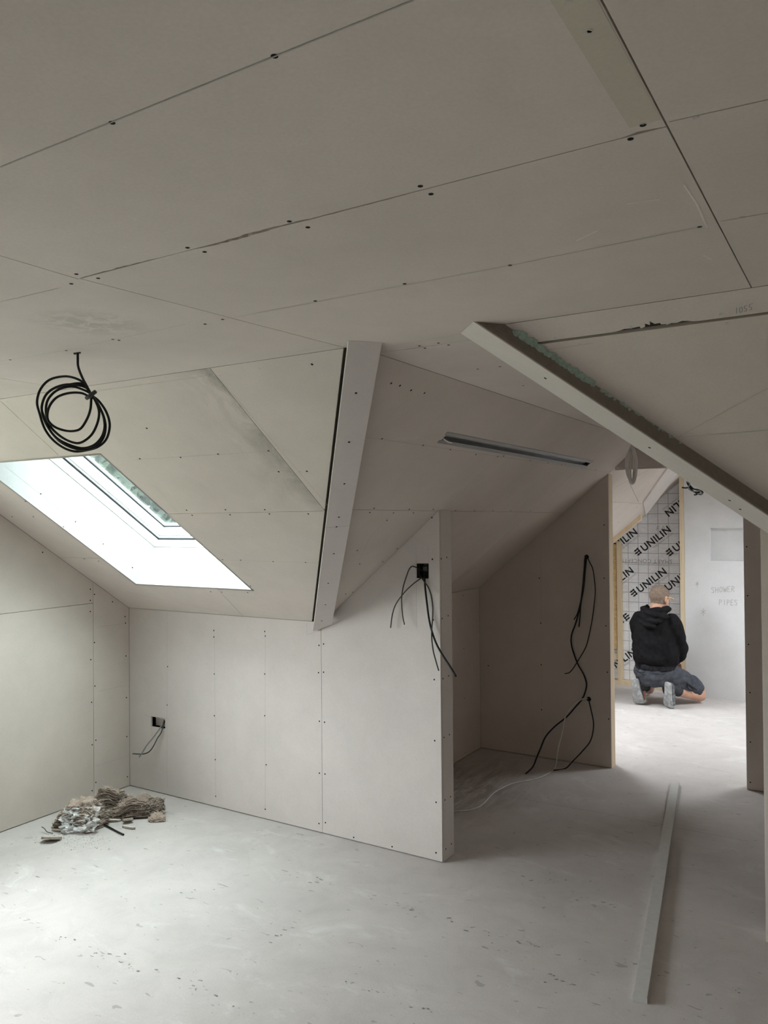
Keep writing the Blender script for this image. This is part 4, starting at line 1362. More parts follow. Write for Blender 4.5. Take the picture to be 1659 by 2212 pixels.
def batt(name, c, L, W, H, rz, seed, mat, label, group, layers=8, tilt=0.0, curl=0.0, fibres=1500, rough=1.0):
    """A torn piece of mineral wool: felted layers with ragged outlines, one over the other."""
    rr = random.Random(seed)
    verts, faces = [], []
    R = Matrix.Rotation(rz, 3, 'Z') @ Matrix.Rotation(tilt, 3, 'Y')
    nu, nr = 84, 9
    th = H / layers
    for k in range(layers):
        off = Vector((seed * 3.1 + k * 1.9, seed * 1.7 - k * 2.3, k * 0.7))
        sh = Vector((rr.uniform(-0.012, 0.012) * L, rr.uniform(-0.025, 0.025) * W, 0))
        zf = (k + 0.5) / layers
        shrink = 1.0 - 0.42 * (max(0.0, zf - 0.40) / 0.60) ** 1.6 - (0.05 if k == 0 else 0)
        base = len(verts)
        for surf in (0, 1):
            for j in range(nr):
                t = j / (nr - 1)
                for i in range(nu):
                    a = 2 * math.pi * i / nu
                    ca, sa = math.cos(a), math.sin(a)
                    e = 0.62
                    ox, oy = math.copysign(abs(ca) ** e, ca), math.copysign(abs(sa) ** e, sa)
                    rag = 1 + rough * (0.30 * noise.noise(Vector((ca * 1.3 + seed, sa * 1.3, zf * 1.2))) + 0.12 * noise.noise(Vector((ca * 3.5 - seed, sa * 3.5, zf * 4))) + 0.10 * noise.noise(Vector((ca * 9, sa * 9, 1)) + off) + 0.07 * noise.noise(Vector((ca * 26, sa * 26, 2)) + off))
                    x, y = ox * t * L / 2 * rag * shrink, oy * t * W / 2 * rag * shrink
                    p = Vector((x, y, 0)) + sh
                    wv = noise.noise(Vector((p.x * 11, p.y * 11, seed))) * 0.016 + noise.noise(Vector((p.x * 30, p.y * 30, seed + k))) * 0.006
                    fz = noise.noise(Vector((p.x * 90, p.y * 90, k + surf * 3.0))) * 0.0030
                    edge = (1 - t ** 4)
                    z = k * th + th * 0.5 + (th * 0.62 if surf else -th * 0.62) * (0.25 + 0.75 * edge) + wv * (0.4 + zf) + fz
                    z += curl * (p.x / (L / 2)) ** 2
                    z += noise.noise(Vector((p.x * 7 + seed, p.y * 7, 0.5))) * 0.045 * zf
                    if k == layers - 1 and surf:
                        z += abs(noise.noise(Vector((p.x * 24, p.y * 24, seed)))) * 0.028
                    q = R @ Vector((p.x, p.y, z)) + Vector(c)
                    q.z = max(q.z, 0.0012)
                    verts.append(q)
        for surf in (0, 1):
            b0 = base + surf * nr * nu
            for j in range(nr - 1):
                for i in range(nu):
                    m = (i + 1) % nu
                    f = (b0 + j * nu + i, b0 + j * nu + m, b0 + (j + 1) * nu + m, b0 + (j + 1) * nu + i)
                    faces.append(f if surf else f[::-1])
        b0, b1 = base + (nr - 1) * nu, base + nr * nu + (nr - 1) * nu
        for i in range(nu):
            m = (i + 1) % nu
            faces.append((b0 + i, b0 + m, b1 + m, b1 + i))
    me = mesh_from(name, verts, faces)
    for p in me.polygons:
        p.use_smooth = True
    o = tag(link(name, me, mat), label, 'insulation', group)
    fv, ff_ = [], []
    cc = Vector(c)
    for k in range(fibres):
        i = rr.randrange(len(verts))
        if (i // nu) % nr < nr - 3 and rr.random() < 0.6:
            continue
        a = verts[i].copy()
        if a.z < 0.010:
            continue
        nn = a - cc
        nn.z = abs(nn.z) * 0.5
        nn = nn.normalized() if nn.length > 0 else Vector((0, 0, 1))
        d = (nn + Vector((rr.uniform(-1, 1), rr.uniform(-1, 1), rr.uniform(-0.6, 0.9)))).normalized()
        b = a + d * rr.uniform(0.005, 0.018)
        g = b + (d + Vector((rr.uniform(-1, 1), rr.uniform(-1, 1), rr.uniform(-1, 0.4)))).normalized() * rr.uniform(0.005, 0.016)
        for pnt in (b, g):
            pnt.z = max(pnt.z, 0.002)
        s = d.orthogonal().normalized() * 0.0006
        j = len(fv)
        fv += [a - s, a + s, b + s, b - s, g]
        ff_ += [(j, j + 1, j + 2, j + 3), (j + 3, j + 2, j + 4)]
    fo = link('loose_fibres', mesh_from('loose_fibres', fv, ff_), 'fibre', o)
    fo['kind'] = 'stuff'
    return o


fp = lambda x, y, z=0.0: Plane((0, 0, z), (0, 0, 1)).at(x, y)
GI = 'scraps heaped in the corner'
pA_, pB_ = fp(225, 1772), fp(336, 1762)
ang = math.atan2((pB_ - pA_).y, (pB_ - pA_).x)
cm = (pA_ + pB_) / 2
batt('insulation_scrap', cm + Vector((0.0, 0.02, 0.004)), (pB_ - pA_).length + 0.05, 0.11, 0.085, ang, 2, 'wool',
     'brown mineral wool strip lying at the wall end of the heap', GI, layers=17, tilt=-0.09, curl=0.010, fibres=3500)
batt('insulation_scrap', fp(150, 1790) + Vector((0.03, 0.05, 0.0)), 0.26, 0.16, 0.130, 0.35, 5, 'wool_pale',
     'largest pale mineral wool clump, at the near end of the heap', GI, layers=20, tilt=0.03, fibres=4000)
batt('insulation_scrap', fp(198, 1768) + Vector((-0.02, 0.155, 0.0)), 0.22, 0.09, 0.105, 0.62, 9, 'wool_pale',
     'flattened pale mineral wool tuft on the back of the heap', GI, layers=16, tilt=0.05, fibres=2500)
batt('insulation_scrap', fp(336, 1768) + Vector((0.03, -0.015, 0.0)), 0.09, 0.08, 0.040, 0.8, 14, 'wool_pale',
     'small frayed mineral wool tuft under the end of the brown strip', GI, layers=8, fibres=900)

# crumpled clear film
m_ = bpy.data.materials.new('clear_film')
m_.use_nodes = True
nt_ = m_.node_tree
pb = nt_.nodes['Principled BSDF']
pb.inputs['Base Color'].default_value = (0.92, 0.93, 0.94, 1)
pb.inputs['Roughness'].default_value = 0.12
pb.inputs['Alpha'].default_value = 0.62
MAT['film'] = m_
c0 = fp(170, 1792) + Vector((0.03, -0.01, 0.062))
verts, faces = [], []
N = 44
ex, ey = Vector((0.82, 0.5, 0.05)).normalized(), Vector((0.25, -0.35, -0.85)).normalized()
for j in range(N + 1):
    for i in range(N + 1):
        u, v = i / N - 0.5, j / N - 0.5
        p = c0 + ex * (u * 0.21) + ey * (v * 0.13)
        q = Vector((u * 5, v * 4, 3.3))
        p += Vector((0.55, -0.75, 0.35)) * (abs(noise.noise(q * 1.4)) * 0.06 + noise.noise(q * 3.7) * 0.018)
        p += ex * noise.noise(q * 2 + Vector((9, 0, 0))) * 0.03
        p.z = max(p.z, 0.003)
        verts.append(p)
for j in range(N):
    for i in range(N):
        k = j * (N + 1) + i
        faces.append((k, k + 1, k + N + 2, k + N + 1))
tag(link('plastic_film', mesh_from('plastic_film', verts, faces), 'film'), 'crumpled clear plastic film draped on the insulation heap', 'plastic film')


def chip(px, py, lx, ly, t, rz, seed, label, tx=0.0, ty=0.0, lift=0.0):
    rr = random.Random(seed)
    k = 9
    out = []
    for i in range(k):
        a = 2 * math.pi * i / k
        s = 0.72 + 0.4 * rr.random()
        out.append(Vector((lx / 2 * math.copysign(abs(math.cos(a)) ** 0.7, math.cos(a)) * s, ly / 2 * math.copysign(abs(math.sin(a)) ** 0.7, math.sin(a)) * s, 0)))
    R = Matrix.Rotation(rz, 3, 'Z') @ Matrix.Rotation(tx, 3, 'X') @ Matrix.Rotation(ty, 3, 'Y')
    c = fp(px, py)
    lo = [R @ p for p in out]
    hi = [R @ (p * 0.97 + Vector((0, 0, t))) for p in out]
    dz_ = -min(p.z for p in lo + hi) + 0.0005 + lift
    lo = [p + c + Vector((0, 0, dz_)) for p in lo]
    hi = [p + c + Vector((0, 0, dz_)) for p in hi]
    o = link('gypsum_chip', prism('gypsum_chip', lo, hi), 'chip')
    tag(o, label, 'plaster chip', 'broken plaster pieces round the insulation heap')
    face = [p + (R @ Vector((0, 0, 1))) * 0.0004 for p in hi]
    core = [p + (l_ - p) * 0.18 for p, l_ in zip(hi, lo)]
    cen = sum(lo, Vector()) / k
    core0 = [cen + (p - cen) * 1.012 for p in core]
    core1 = [cen + (p - cen) * 1.012 for p in lo]
    link('broken_edge', prism('broken_edge', core0, core1), 'chip_dark', o)
    return o


chip(110, 1818, 0.11, 0.07, 0.014, 0.5, 1, 'large tilted plaster chip lying nearest in front of the heap', tx=-0.35)
chip(236, 1776, 0.12, 0.025, 0.010, 0.7, 2, 'long thin plaster sliver below the brown wool strip', ty=0.1)
chip(278, 1790, 0.10, 0.020, 0.010, 0.25, 3, 'narrow white plaster sliver furthest out on the floor', tx=-0.2)
chip(276, 1778, 0.07, 0.045, 0.012, 0.9, 4, 'tilted plaster chip between the wool strip and the narrow sliver', tx=-0.5)
chip(249, 1768, 0.04, 0.03, 0.016, 0.2, 5, 'small white plaster crumb against the brown wool strip', lift=0.0)
chip(140, 1797, 0.16, 0.030, 0.008, 0.38, 6, 'long dark edged plaster strip under the front of the heap', tx=-0.2)
chip(195, 1797, 0.06, 0.045, 0.010, 1.1, 7, 'yellowish plaster flake in front of the plastic film', tx=0.3)
chip(216, 1785, 0.05, 0.04, 0.02, 0.3, 8, 'blocky plaster crumb beside the plastic film', tx=0.2)
cable('cable_offcut', [fp(222, 1779, 0.012), fp(236, 1787, 0.007), fp(252, 1796, 0.006), fp(267, 1803, 0.006)], 0.0052, 'cable', 'black cable offcut pointing out of the heap across the floor', GI)
cable('cable_offcut', [fp(90, 1786, 0.03), fp(96, 1790, 0.024), fp(102, 1797, 0.010), fp(114, 1800, 0.005)], 0.0022, 'cable_dark', 'thin dark wire end curling up at the near end of the heap', GI)
cable('cable_offcut', [fp(268, 1774, 0.012), fp(280, 1768, 0.014), fp(292, 1760, 0.014), fp(298, 1757, 0.012)], 0.0045, 'cable_dark', 'dark offcut tucked under the brown wool strip', GI)
# crumbs and dust: nobody could count them
verts, faces = [], []
rr = random.Random(11)
for k in range(900):
    x, y = rr.gauss(172, 45), rr.gauss(1806, 14)
    c = fp(x, y)
    if c.x < XL + 0.03 or (1745 < y < 1802):
        continue
    s = rr.uniform(0.0012, 0.0042) * (1.6 if rr.random() < 0.08 else 1)
    j = len(verts)
    verts += [c + Vector((rr.uniform(-s, s), rr.uniform(-s, s), 0)) for _ in range(3)] + [c + Vector((0, 0, s * rr.uniform(0.6, 1.4)))]
    faces += [(j, j + 1, j + 3), (j + 1, j + 2, j + 3), (j + 2, j, j + 3)]
cr = link('plaster_crumbs', mesh_from('plaster_crumbs', verts, faces), 'dust')
cr['kind'] = 'stuff'
cr['label'] = 'plaster dust and crumbs scattered round the insulation heap'
cr['category'] = 'crumbs'

# flakes and crumbs strewn over the floor
verts, faces = [], []
rr = random.Random(12)
for k in range(420):
    x, y = rr.uniform(0, 1640), 1790 + 420 * rr.random() ** 0.8
    c = fp(x, y)
    if c.y > YK - 0.05 and c.x < XP + 0.05 or c.x < XL + 0.05 or c.x > -1.2 and c.y > 2.6 or x < 360:
        continue
    s = rr.uniform(0.001, 0.0035)
    j = len(verts)
    verts += [c + Vector((rr.uniform(-s, s) * 1.5, rr.uniform(-s, s), 0)) for _ in range(3)] + [c + Vector((0, 0, s * 0.7))]
    faces += [(j, j + 1, j + 3), (j + 1, j + 2, j + 3), (j + 2, j, j + 3)]
cr = link('floor_crumbs', mesh_from('floor_crumbs', verts, faces), 'dust')
cr['kind'] = 'stuff'
cr['label'] = 'fine plaster crumbs strewn over the floor'
cr['category'] = 'crumbs'

# ------------------------------------------------------------------ tree outside the roof window
m_, nt_, b_ = new_mat('leaves')
ob_ = noise_tex(nt_, 1.3, 4, 0.6, coords(nt_))
nt_.links.new(ramp(nt_, ob_, [(0.3, (0.085, 0.105, 0.088)), (0.7, (0.15, 0.175, 0.148))]), b_.inputs['Base Color'])
MAT['leaves'] = m_
MAT['bark'] = flat_mat('bark', (0.16, 0.13, 0.10), 0.9, var=0.3, scale=8, bmp=0.6)
tb = Vector((-10.6, 9.6, -5.5))
tree = thing('tree', None, 'leafy green tree seen through the roof window glass', 'tree')
tree.location = tb
trk = link('trunk', tube_mesh('trunk', [Vector((0, 0, 0)), Vector((0.1, 0.05, 2.0)), Vector((0, 0.1, 4.5)), Vector((0.15, 0, 7.0))], [0.28] * 24 + [0.1], 10, 8), 'bark')
trk.parent = tree
rr = random.Random(21)
verts, faces = [], []
blobs = [(Vector((rr.uniform(-2.2, 2.2), rr.uniform(-2.2, 2.2), rr.uniform(3.6, 9.6))), rr.uniform(0.8, 1.5)) for _ in range(46)]
for c, r in blobs:
    for k in range(460):
        d = Vector((rr.gauss(0, 1), rr.gauss(0, 1), rr.gauss(0, 1))).normalized() * (r * rr.uniform(0.55, 1.0))
        p = c + d
        a, b = Vector((rr.uniform(-1, 1), rr.uniform(-1, 1), rr.uniform(-1, 1))).normalized() * rr.uniform(0.09, 0.17), Vector((rr.uniform(-1, 1), rr.uniform(-1, 1), rr.uniform(-1, 1))).normalized() * 0.08
        j = len(verts)
        verts += [p - a, p + b, p + a, p - b]
        faces.append((j, j + 1, j + 2, j + 3))
cw = link('crown', mesh_from('crown', verts, faces), 'leaves')
cw.parent = tree

# ------------------------------------------------------------------ the person kneeling in the far room
def capsule(p0, p1, r0, r1, n=20, k=7, sq=(1.0, 1.0)):
    """Closed tapered limb with rounded ends; sq squashes the section."""
    p0, p1 = Vector(p0), Vector(p1)
    d = (p1 - p0)
    L = d.length
    d = d / L if L > 1e-6 else Vector((0, 0, 1))
    u = Vector((1, 0, 0))
    if abs(d.x) > 0.9:
        u = Vector((0, 1, 0))
    u = (u - d * u.dot(d)).normalized()
    w = d.cross(u)
    rings = []
    for i in range(k):
        a = -math.pi / 2 + (math.pi / 2) * (i + 0.5) / k
        rings.append((p0 + d * (r0 * math.sin(a)), r0 * math.cos(a)))
    for i in range(5):
        t = i / 4
        rings.append((p0 + (p1 - p0) * t, r0 + (r1 - r0) * t))
    for i in range(k):
        a = (math.pi / 2) * (i + 0.5) / k
        rings.append((p1 + d * (r1 * math.sin(a)), r1 * math.cos(a)))
    return loft([(c, u * (r * sq[0]), w * (r * sq[1])) for c, r in rings], n)


def loft(rings, n=24):
    v, f = [], []
    for c, a, b in rings:
        for i in range(n):
            t = 2 * math.pi * i / n
            v.append(Vector(c) + Vector(a) * math.cos(t) + Vector(b) * math.sin(t))
    m = len(rings)
    for j in range(m - 1):
        for i in range(n):
            k = (i + 1) % n
            f.append((j * n + i, j * n + k, (j + 1) * n + k, (j + 1) * n + i))
    f.append(tuple(range(n - 1, -1, -1)))
    f.append(tuple((m - 1) * n + i for i in range(n)))
    return v, f


def stack(rows, n=28):
    """Torso-like loft: rows of (z, cx, cy, rx, ry)."""
    return loft([((cx, cy, z), (rx, 0, 0), (0, ry, 0)) for z, cx, cy, rx, ry in rows], n)


def ellipsoid(c, r, rot=None, n=24, m=14):
    R = rot if rot is not None else Matrix.Identity(3)
    rings = []
    for j in range(m):
        a = -math.pi / 2 + math.pi * (j + 0.5) / m
        rings.append((Vector(c) + R @ Vector((0, 0, r[2] * math.sin(a))), R @ Vector((r[0] * math.cos(a), 0, 0)), R @ Vector((0, r[1] * math.cos(a), 0))))
    return loft(rings, n)


def chain(pts, rad, **kw):
    return [capsule(pts[i], pts[i + 1], rad[i], rad[i + 1], **kw) for i in range(len(pts) - 1)]


def organic(name, solids, voxel, smooth=6, warp=None, keep=None):
    v, f = [], []
    for sv, sf in solids:
        k = len(v)
        v += sv
        f += [tuple(i + k for i in q) for q in sf]
    me = mesh_from(name + '_cage', v, f)
    bm = bmesh.new()
    bm.from_mesh(me)
    bmesh.ops.recalc_face_normals(bm, faces=bm.faces)
    bm.to_mesh(me)
    bm.free()
    o = bpy.data.objects.new(name + '_cage', me)
    col.objects.link(o)
    r = o.modifiers.new('remesh', 'REMESH')
    r.mode = 'VOXEL'
    r.voxel_size = voxel
    if smooth:
        sm = o.modifiers.new('smooth', 'SMOOTH')
        sm.factor = 0.5
        sm.iterations = smooth
    bpy.context.view_layer.update()
    out = bpy.data.meshes.new_from_object(o.evaluated_get(bpy.context.evaluated_depsgraph_get()))
    out.name = name
    bpy.data.objects.remove(o)
    bpy.data.meshes.remove(me)
    if warp:
        nr = [vv.normal.copy() for vv in out.vertices]
        for vv, nn in zip(out.vertices, nr):
            vv.co = warp(vv.co.copy(), nn)
    if keep:
        bm = bmesh.new()
        bm.from_mesh(out)
        dead = [x for x in bm.verts if not keep(x.co)]
        bmesh.ops.delete(bm, geom=dead, context='VERTS')
        bm.to_mesh(out)
        bm.free()
    for p in out.polygons:
        p.use_smooth = True
    return out


def skin_mat():
    m, nt, b = new_mat('skin')
    f = noise_tex(nt, 14, 4, 0.6, coords(nt))
    nt.links.new(ramp(nt, f, [(0.3, (0.46, 0.25, 0.17)), (0.7, (0.60, 0.37, 0.27))]), b.inputs['Base Color'])
    b.inputs['Roughness'].default_value = 0.55
    return m


def cloth_mat(name, c1, c2, scale, b_str=0.3, dusty=None):
    m, nt, b = new_mat(name)
    f = noise_tex(nt, scale, 5, 0.65, coords(nt))
    f2 = noise_tex(nt, 420, 2, 0.5, coords(nt))
    base = ramp(nt, f, [(0.35, c1), (0.65, c2)])
    if dusty:
        base = mixc(nt, ramp(nt, noise_tex(nt, 22, 5, 0.7, coords(nt), 0.8), [(0.45, 0.0), (0.68, 0.85)]), base, dusty)
    nt.links.new(base, b.inputs['Base Color'])
    b.inputs['Roughness'].default_value = 0.92
    b.inputs['Specular IOR Level'].default_value = 0.1
    bump(nt, b, f2, b_str, 0.001)
    return m


MAT['skin'] = skin_mat()
MAT['hoodie'] = cloth_mat('black_fleece', (0.007, 0.0065, 0.0075), (0.013, 0.012, 0.013), 30)
MAT['shorts'] = cloth_mat('slate_canvas', (0.050, 0.054, 0.066), (0.085, 0.090, 0.105), 18, 0.4)
MAT['seam'] = cloth_mat('dark_webbing', (0.015, 0.015, 0.018), (0.03, 0.03, 0.034), 40)
MAT['sock'] = cloth_mat('charcoal_knit', (0.045, 0.048, 0.052), (0.07, 0.072, 0.078), 60, 0.6)
MAT['shoe'] = cloth_mat('grey_shoe', (0.07, 0.074, 0.078), (0.12, 0.125, 0.13), 25, 0.4, dusty=(0.30, 0.31, 0.31))
MAT['sole'] = cloth_mat('dusty_sole', (0.24, 0.245, 0.25), (0.36, 0.37, 0.375), 20, 0.5, dusty=(0.58, 0.59, 0.59))
MAT['stubble'] = cloth_mat('cropped_hair', (0.17, 0.125, 0.095), (0.25, 0.19, 0.15), 60, 0.5)
MAT['temple'] = flat_mat('amber_plastic', (0.75, 0.52, 0.25), 0.3)

HIPR, HIPL = Vector((0.095, 0.075, 0.305)), Vector((-0.095, 0.075, 0.305))
KNR, KNL = Vector((0.285, 0.385, 0.072)), Vector((-0.20, 0.40, 0.072))
ANR, ANL = Vector((0.118, 0.050, 0.175)), Vector((-0.115, 0.035, 0.175))
SHR, SHL = Vector((0.158, 0.085, 0.775)), Vector((-0.158, 0.085, 0.775))
ELR, ELL = Vector((0.196, 0.165, 0.505)), Vector((-0.180, 0.190, 0.505))
WRR, WRL = Vector((0.085, 0.335, 0.375)), Vector((-0.090, 0.345, 0.375))
HC_ = Vector((0.022, 0.140, 0.966))
HROT = Matrix.Rotation(math.radians(-20), 3, 'Z') @ Matrix.Rotation(math.radians(-10), 3, 'X')
hp = lambda x, y, z: HC_ + HROT @ Vector((x, y, z))


def hand(w, d, side, up):
    """Palm and five bent fingers resting on the thigh."""
    d = Vector(d).normalized()
    s = Vector(side).normalized()
    u = Vector(up).normalized()
    out = [capsule(w, w + d * 0.03, 0.026, 0.030, sq=(1, 1))]
    pc = w + d * 0.055
    out.append(ellipsoid(pc, (0.040, 0.046, 0.017), Matrix((s, d, u)).transposed()))
    for k, (x, ln) in enumerate(((0.030, 0.066), (0.010, 0.075), (-0.011, 0.070), (-0.031, 0.054))):
        a = pc + s * x + d * 0.034
        b = a + d * ln * 0.5 + u * 0.006
        c = b + d * ln * 0.32 - u * 0.016
        e = c + d * ln * 0.18 - u * 0.018
        out += chain([a, b, c, e], [0.0092, 0.0086, 0.0080, 0.0070], n=12, k=4)
    a = pc + s * 0.034 - d * 0.014
    b = a + s * 0.026 + d * 0.022 - u * 0.006
    c = b + s * 0.004 + d * 0.028 - u * 0.008
    out += chain([a, b, c], [0.0120, 0.0100, 0.0082], n=12, k=4)
    return out


def head_solids():
    S = [ellipsoid(hp(0, -0.012, 0.028), (0.078, 0.098, 0.092), HROT), ellipsoid(hp(0, 0.010, -0.022), (0.070, 0.080, 0.090), HROT),
         ellipsoid(hp(0, 0.050, -0.078), (0.045, 0.045, 0.036), HROT), ellipsoid(hp(0, 0.028, -0.060), (0.060, 0.052, 0.048), HROT)]
    S += [capsule(hp(0, 0.083, 0.018), hp(0, 0.104, -0.022), 0.010, 0.015, n=12, k=4), capsule(hp(-0.03, 0.078, 0.026), hp(0.03, 0.078, 0.026), 0.014, 0.014, n=12, k=4)]
    S += [capsule(hp(-0.018, 0.088, -0.056), hp(0.018, 0.088, -0.056), 0.008, 0.008, n=10, k=4), ellipsoid(hp(0, 0.080, -0.088), (0.022, 0.018, 0.018), HROT)]
    for sx_ in (-1, 1):
        S.append(ellipsoid(hp(sx_ * 0.030, 0.082, 0.004), (0.013, 0.010, 0.009), HROT, 12, 8))
        er = HROT @ Matrix.Rotation(sx_ * 0.45, 3, 'Z') @ Matrix.Rotation(-0.15, 3, 'X')
        S.append(ellipsoid(hp(sx_ * 0.080, -0.010, -0.006), (0.009, 0.020, 0.033), er, 14, 10))
        S.append(ellipsoid(hp(sx_ * 0.076, -0.004, -0.034), (0.008, 0.011, 0.012), er, 12, 8))
    S.append(capsule((0, 0.090, 0.82), hp(0, -0.020, -0.050), 0.066, 0.060))
    return S


body = head_solids()
body += [stack([(0.235, 0, 0.07, 0.12, 0.09), (0.30, 0, 0.075, 0.155, 0.115), (0.42, 0, 0.075, 0.145, 0.10), (0.60, 0, 0.075, 0.16, 0.105), (0.74, 0, 0.08, 0.155, 0.095), (0.82, 0, 0.09, 0.08, 0.07)])]
for sh, el, wr in ((SHR, ELR, WRR), (SHL, ELL, WRL)):
    body += chain([Vector((sh.x * 0.5, sh.y, sh.z + 0.01)), sh, el, wr], [0.055, 0.058, 0.042, 0.027])
body += hand(WRR, Vector((-0.15, 0.9, -0.40)), (-1, -0.1, 0.1), (-0.1, 0.4, 0.9))
body += hand(WRL, Vector((0.15, 0.9, -0.40)), (1, -0.1, 0.1), (0.1, 0.4, 0.9))
for h, k, a, toe in ((HIPR, KNR, ANR, Vector((0.125, 0.055, 0.05))), (HIPL, KNL, ANL, Vector((-0.12, 0.040, 0.05)))):
    mid = (k + a) / 2 + Vector((0, -0.01, 0.004))
    body += chain([h, k + Vector((-0.004, -0.012, 0.045))], [0.090, 0.058])
    body += chain([k + Vector((-0.004, -0.012, 0.045)), k], [0.056, 0.056])
    body += chain([k, mid, a], [0.056, 0.059, 0.038])
    body += chain([a, toe], [0.038, 0.030])
person = link('person', organic('person', body, 0.0065, 5, warp=lambda c, n_: Vector((c.x, c.y, max(c.z, 0.004)))), 'skin')
tag(person, 'person in black hoodie and grey shorts kneeling with back turned in the far room', 'person')
PO = Vector((-1.702, 7.375, 0.0))
person.location = PO
person.rotation_euler = (0, 0, math.radians(-8.3))


def wear(name, me, mat, parent=person):
    o = bpy.data.objects.new(name, me)
    col.objects.link(o)
    me.materials.clear()
    me.materials.append(MAT[mat])
    o.parent = parent
    return o


def fold(c, n_):
    q = Vector((c.x * 7, c.y * 7, c.z * 4.2))
    w = abs(noise.noise(q + Vector((3.1, 0, 0)))) * 0.6 + abs(noise.noise(q * 2.1 + Vector((0, 7.7, 1.2)))) * 0.3
    dg = math.sin((c.x * 0.8 + c.z * 1.2 - c.y * 0.5) * 34 + 5 * noise.noise(q * 0.8)) * 0.5 + 0.5
    low = max(0.0, 1 - abs(c.z - 0.47) / 0.22)
    return c + n_ * (0.026 * (w - 0.22) + 0.010 * (dg - 0.5) * (0.35 + low))


hood = [stack([(0.335, 0, 0.075, 0.165, 0.128), (0.350, 0, 0.075, 0.178, 0.140), (0.385, 0, 0.072, 0.182, 0.146), (0.40, 0, 0.070, 0.198, 0.162), (0.44, 0, 0.066, 0.206, 0.168),
               (0.52, 0, 0.068, 0.205, 0.160), (0.62, 0, 0.072, 0.194, 0.150), (0.70, 0, 0.074, 0.186, 0.142), (0.77, 0, 0.078, 0.168, 0.125), (0.81, 0, 0.084, 0.135, 0.105), (0.845, 0, 0.090, 0.090, 0.085)])]
for sh, el, wr in ((SHR, ELR, WRR), (SHL, ELL, WRL)):
    mid = (el + wr) / 2 + Vector((0, 0, -0.012))
    hood += chain([sh * 0.94 + Vector((0, 0.004, 0.045)), sh + Vector((math.copysign(0.01, sh.x), 0, -0.05)), (sh + el) / 2 + Vector((math.copysign(0.012, sh.x), -0.01, 0)), el], [0.072, 0.078, 0.070, 0.066])
    hood += chain([el, mid, wr + (el - wr) * 0.14], [0.066, 0.062, 0.046])
hoodie = wear('hoodie', organic('hoodie', hood, 0.008, 5, warp=fold), 'hoodie')
# hood folded down round the neck and over the upper back
hd = []
for k in range(16):
    a = math.radians(-20 + 220 * k / 15)
    b = math.radians(-20 + 220 * (k + 1) / 15)
    if k < 15:
        P0 = Vector((0.098 * math.cos(a), 0.082 - 0.105 * math.sin(a), 0.872 - 0.016 * math.sin(a)))
        P1 = Vector((0.098 * math.cos(b), 0.082 - 0.105 * math.sin(b), 0.872 - 0.016 * math.sin(b)))
        hd.append(capsule(P0, P1, 0.034, 0.034, n=14, k=4))
hd += [ellipsoid((0.0, -0.050, 0.808), (0.118, 0.054, 0.074), Matrix.Rotation(0.35, 3, 'X')), ellipsoid((0.0, -0.088, 0.760), (0.080, 0.030, 0.045)),
       ellipsoid((0.085, 0.0, 0.815), (0.055, 0.075, 0.045)), ellipsoid((-0.085, 0.0, 0.815), (0.055, 0.075, 0.045))]


def hood_fold(c, n_):
    q = Vector((c.x * 12, c.y * 12, c.z * 16))
    return c + n_ * (0.022 * (abs(noise.noise(q)) - 0.2) + 0.006 * math.sin(c.z * 120 + c.x * 30))


wear('hood', organic('hood', hd, 0.007, 4, warp=hood_fold), 'hoodie', hoodie)


def ribbed(c, n_):
    return c + n_ * (0.0018 * math.sin(math.atan2(c.x, c.y - 0.072) * 90))


wear('hem_band', organic('hem_band', [stack([(0.325, 0, 0.074, 0.160, 0.126), (0.334, 0, 0.074, 0.183, 0.146), (0.375, 0, 0.072, 0.186, 0.149), (0.386, 0, 0.072, 0.170, 0.13)])], 0.006, 2, warp=ribbed), 'seam', hoodie)


def crease(c, n_):
    q = Vector((c.x * 10, c.y * 10, c.z * 12))
    return c + n_ * (0.018 * (abs(noise.noise(q + Vector((0, 4.4, 0)))) - 0.2) + 0.004 * math.sin(c.x * 70 - c.y * 50))


sh_ = [stack([(0.175, 0, 0.055, 0.10, 0.075), (0.20, 0, 0.060, 0.150, 0.115), (0.26, 0, 0.066, 0.182, 0.138), (0.32, 0, 0.072, 0.178, 0.136), (0.37, 0, 0.074, 0.165, 0.125)])]
for h, k in ((HIPR, KNR), (HIPL, KNL)):
    kt = k + Vector((-0.004, -0.012, 0.055))
    e = h + (kt - h) * 0.88
    sh_ += chain([h, h + (kt - h) * 0.5, e], [0.104, 0.094, 0.082])
shorts = wear('shorts', organic('shorts', sh_, 0.0075, 4, warp=lambda c, n_: (lambda q: Vector((q.x, q.y, max(q.z, 0.02))))(crease(c, n_))), 'shorts')
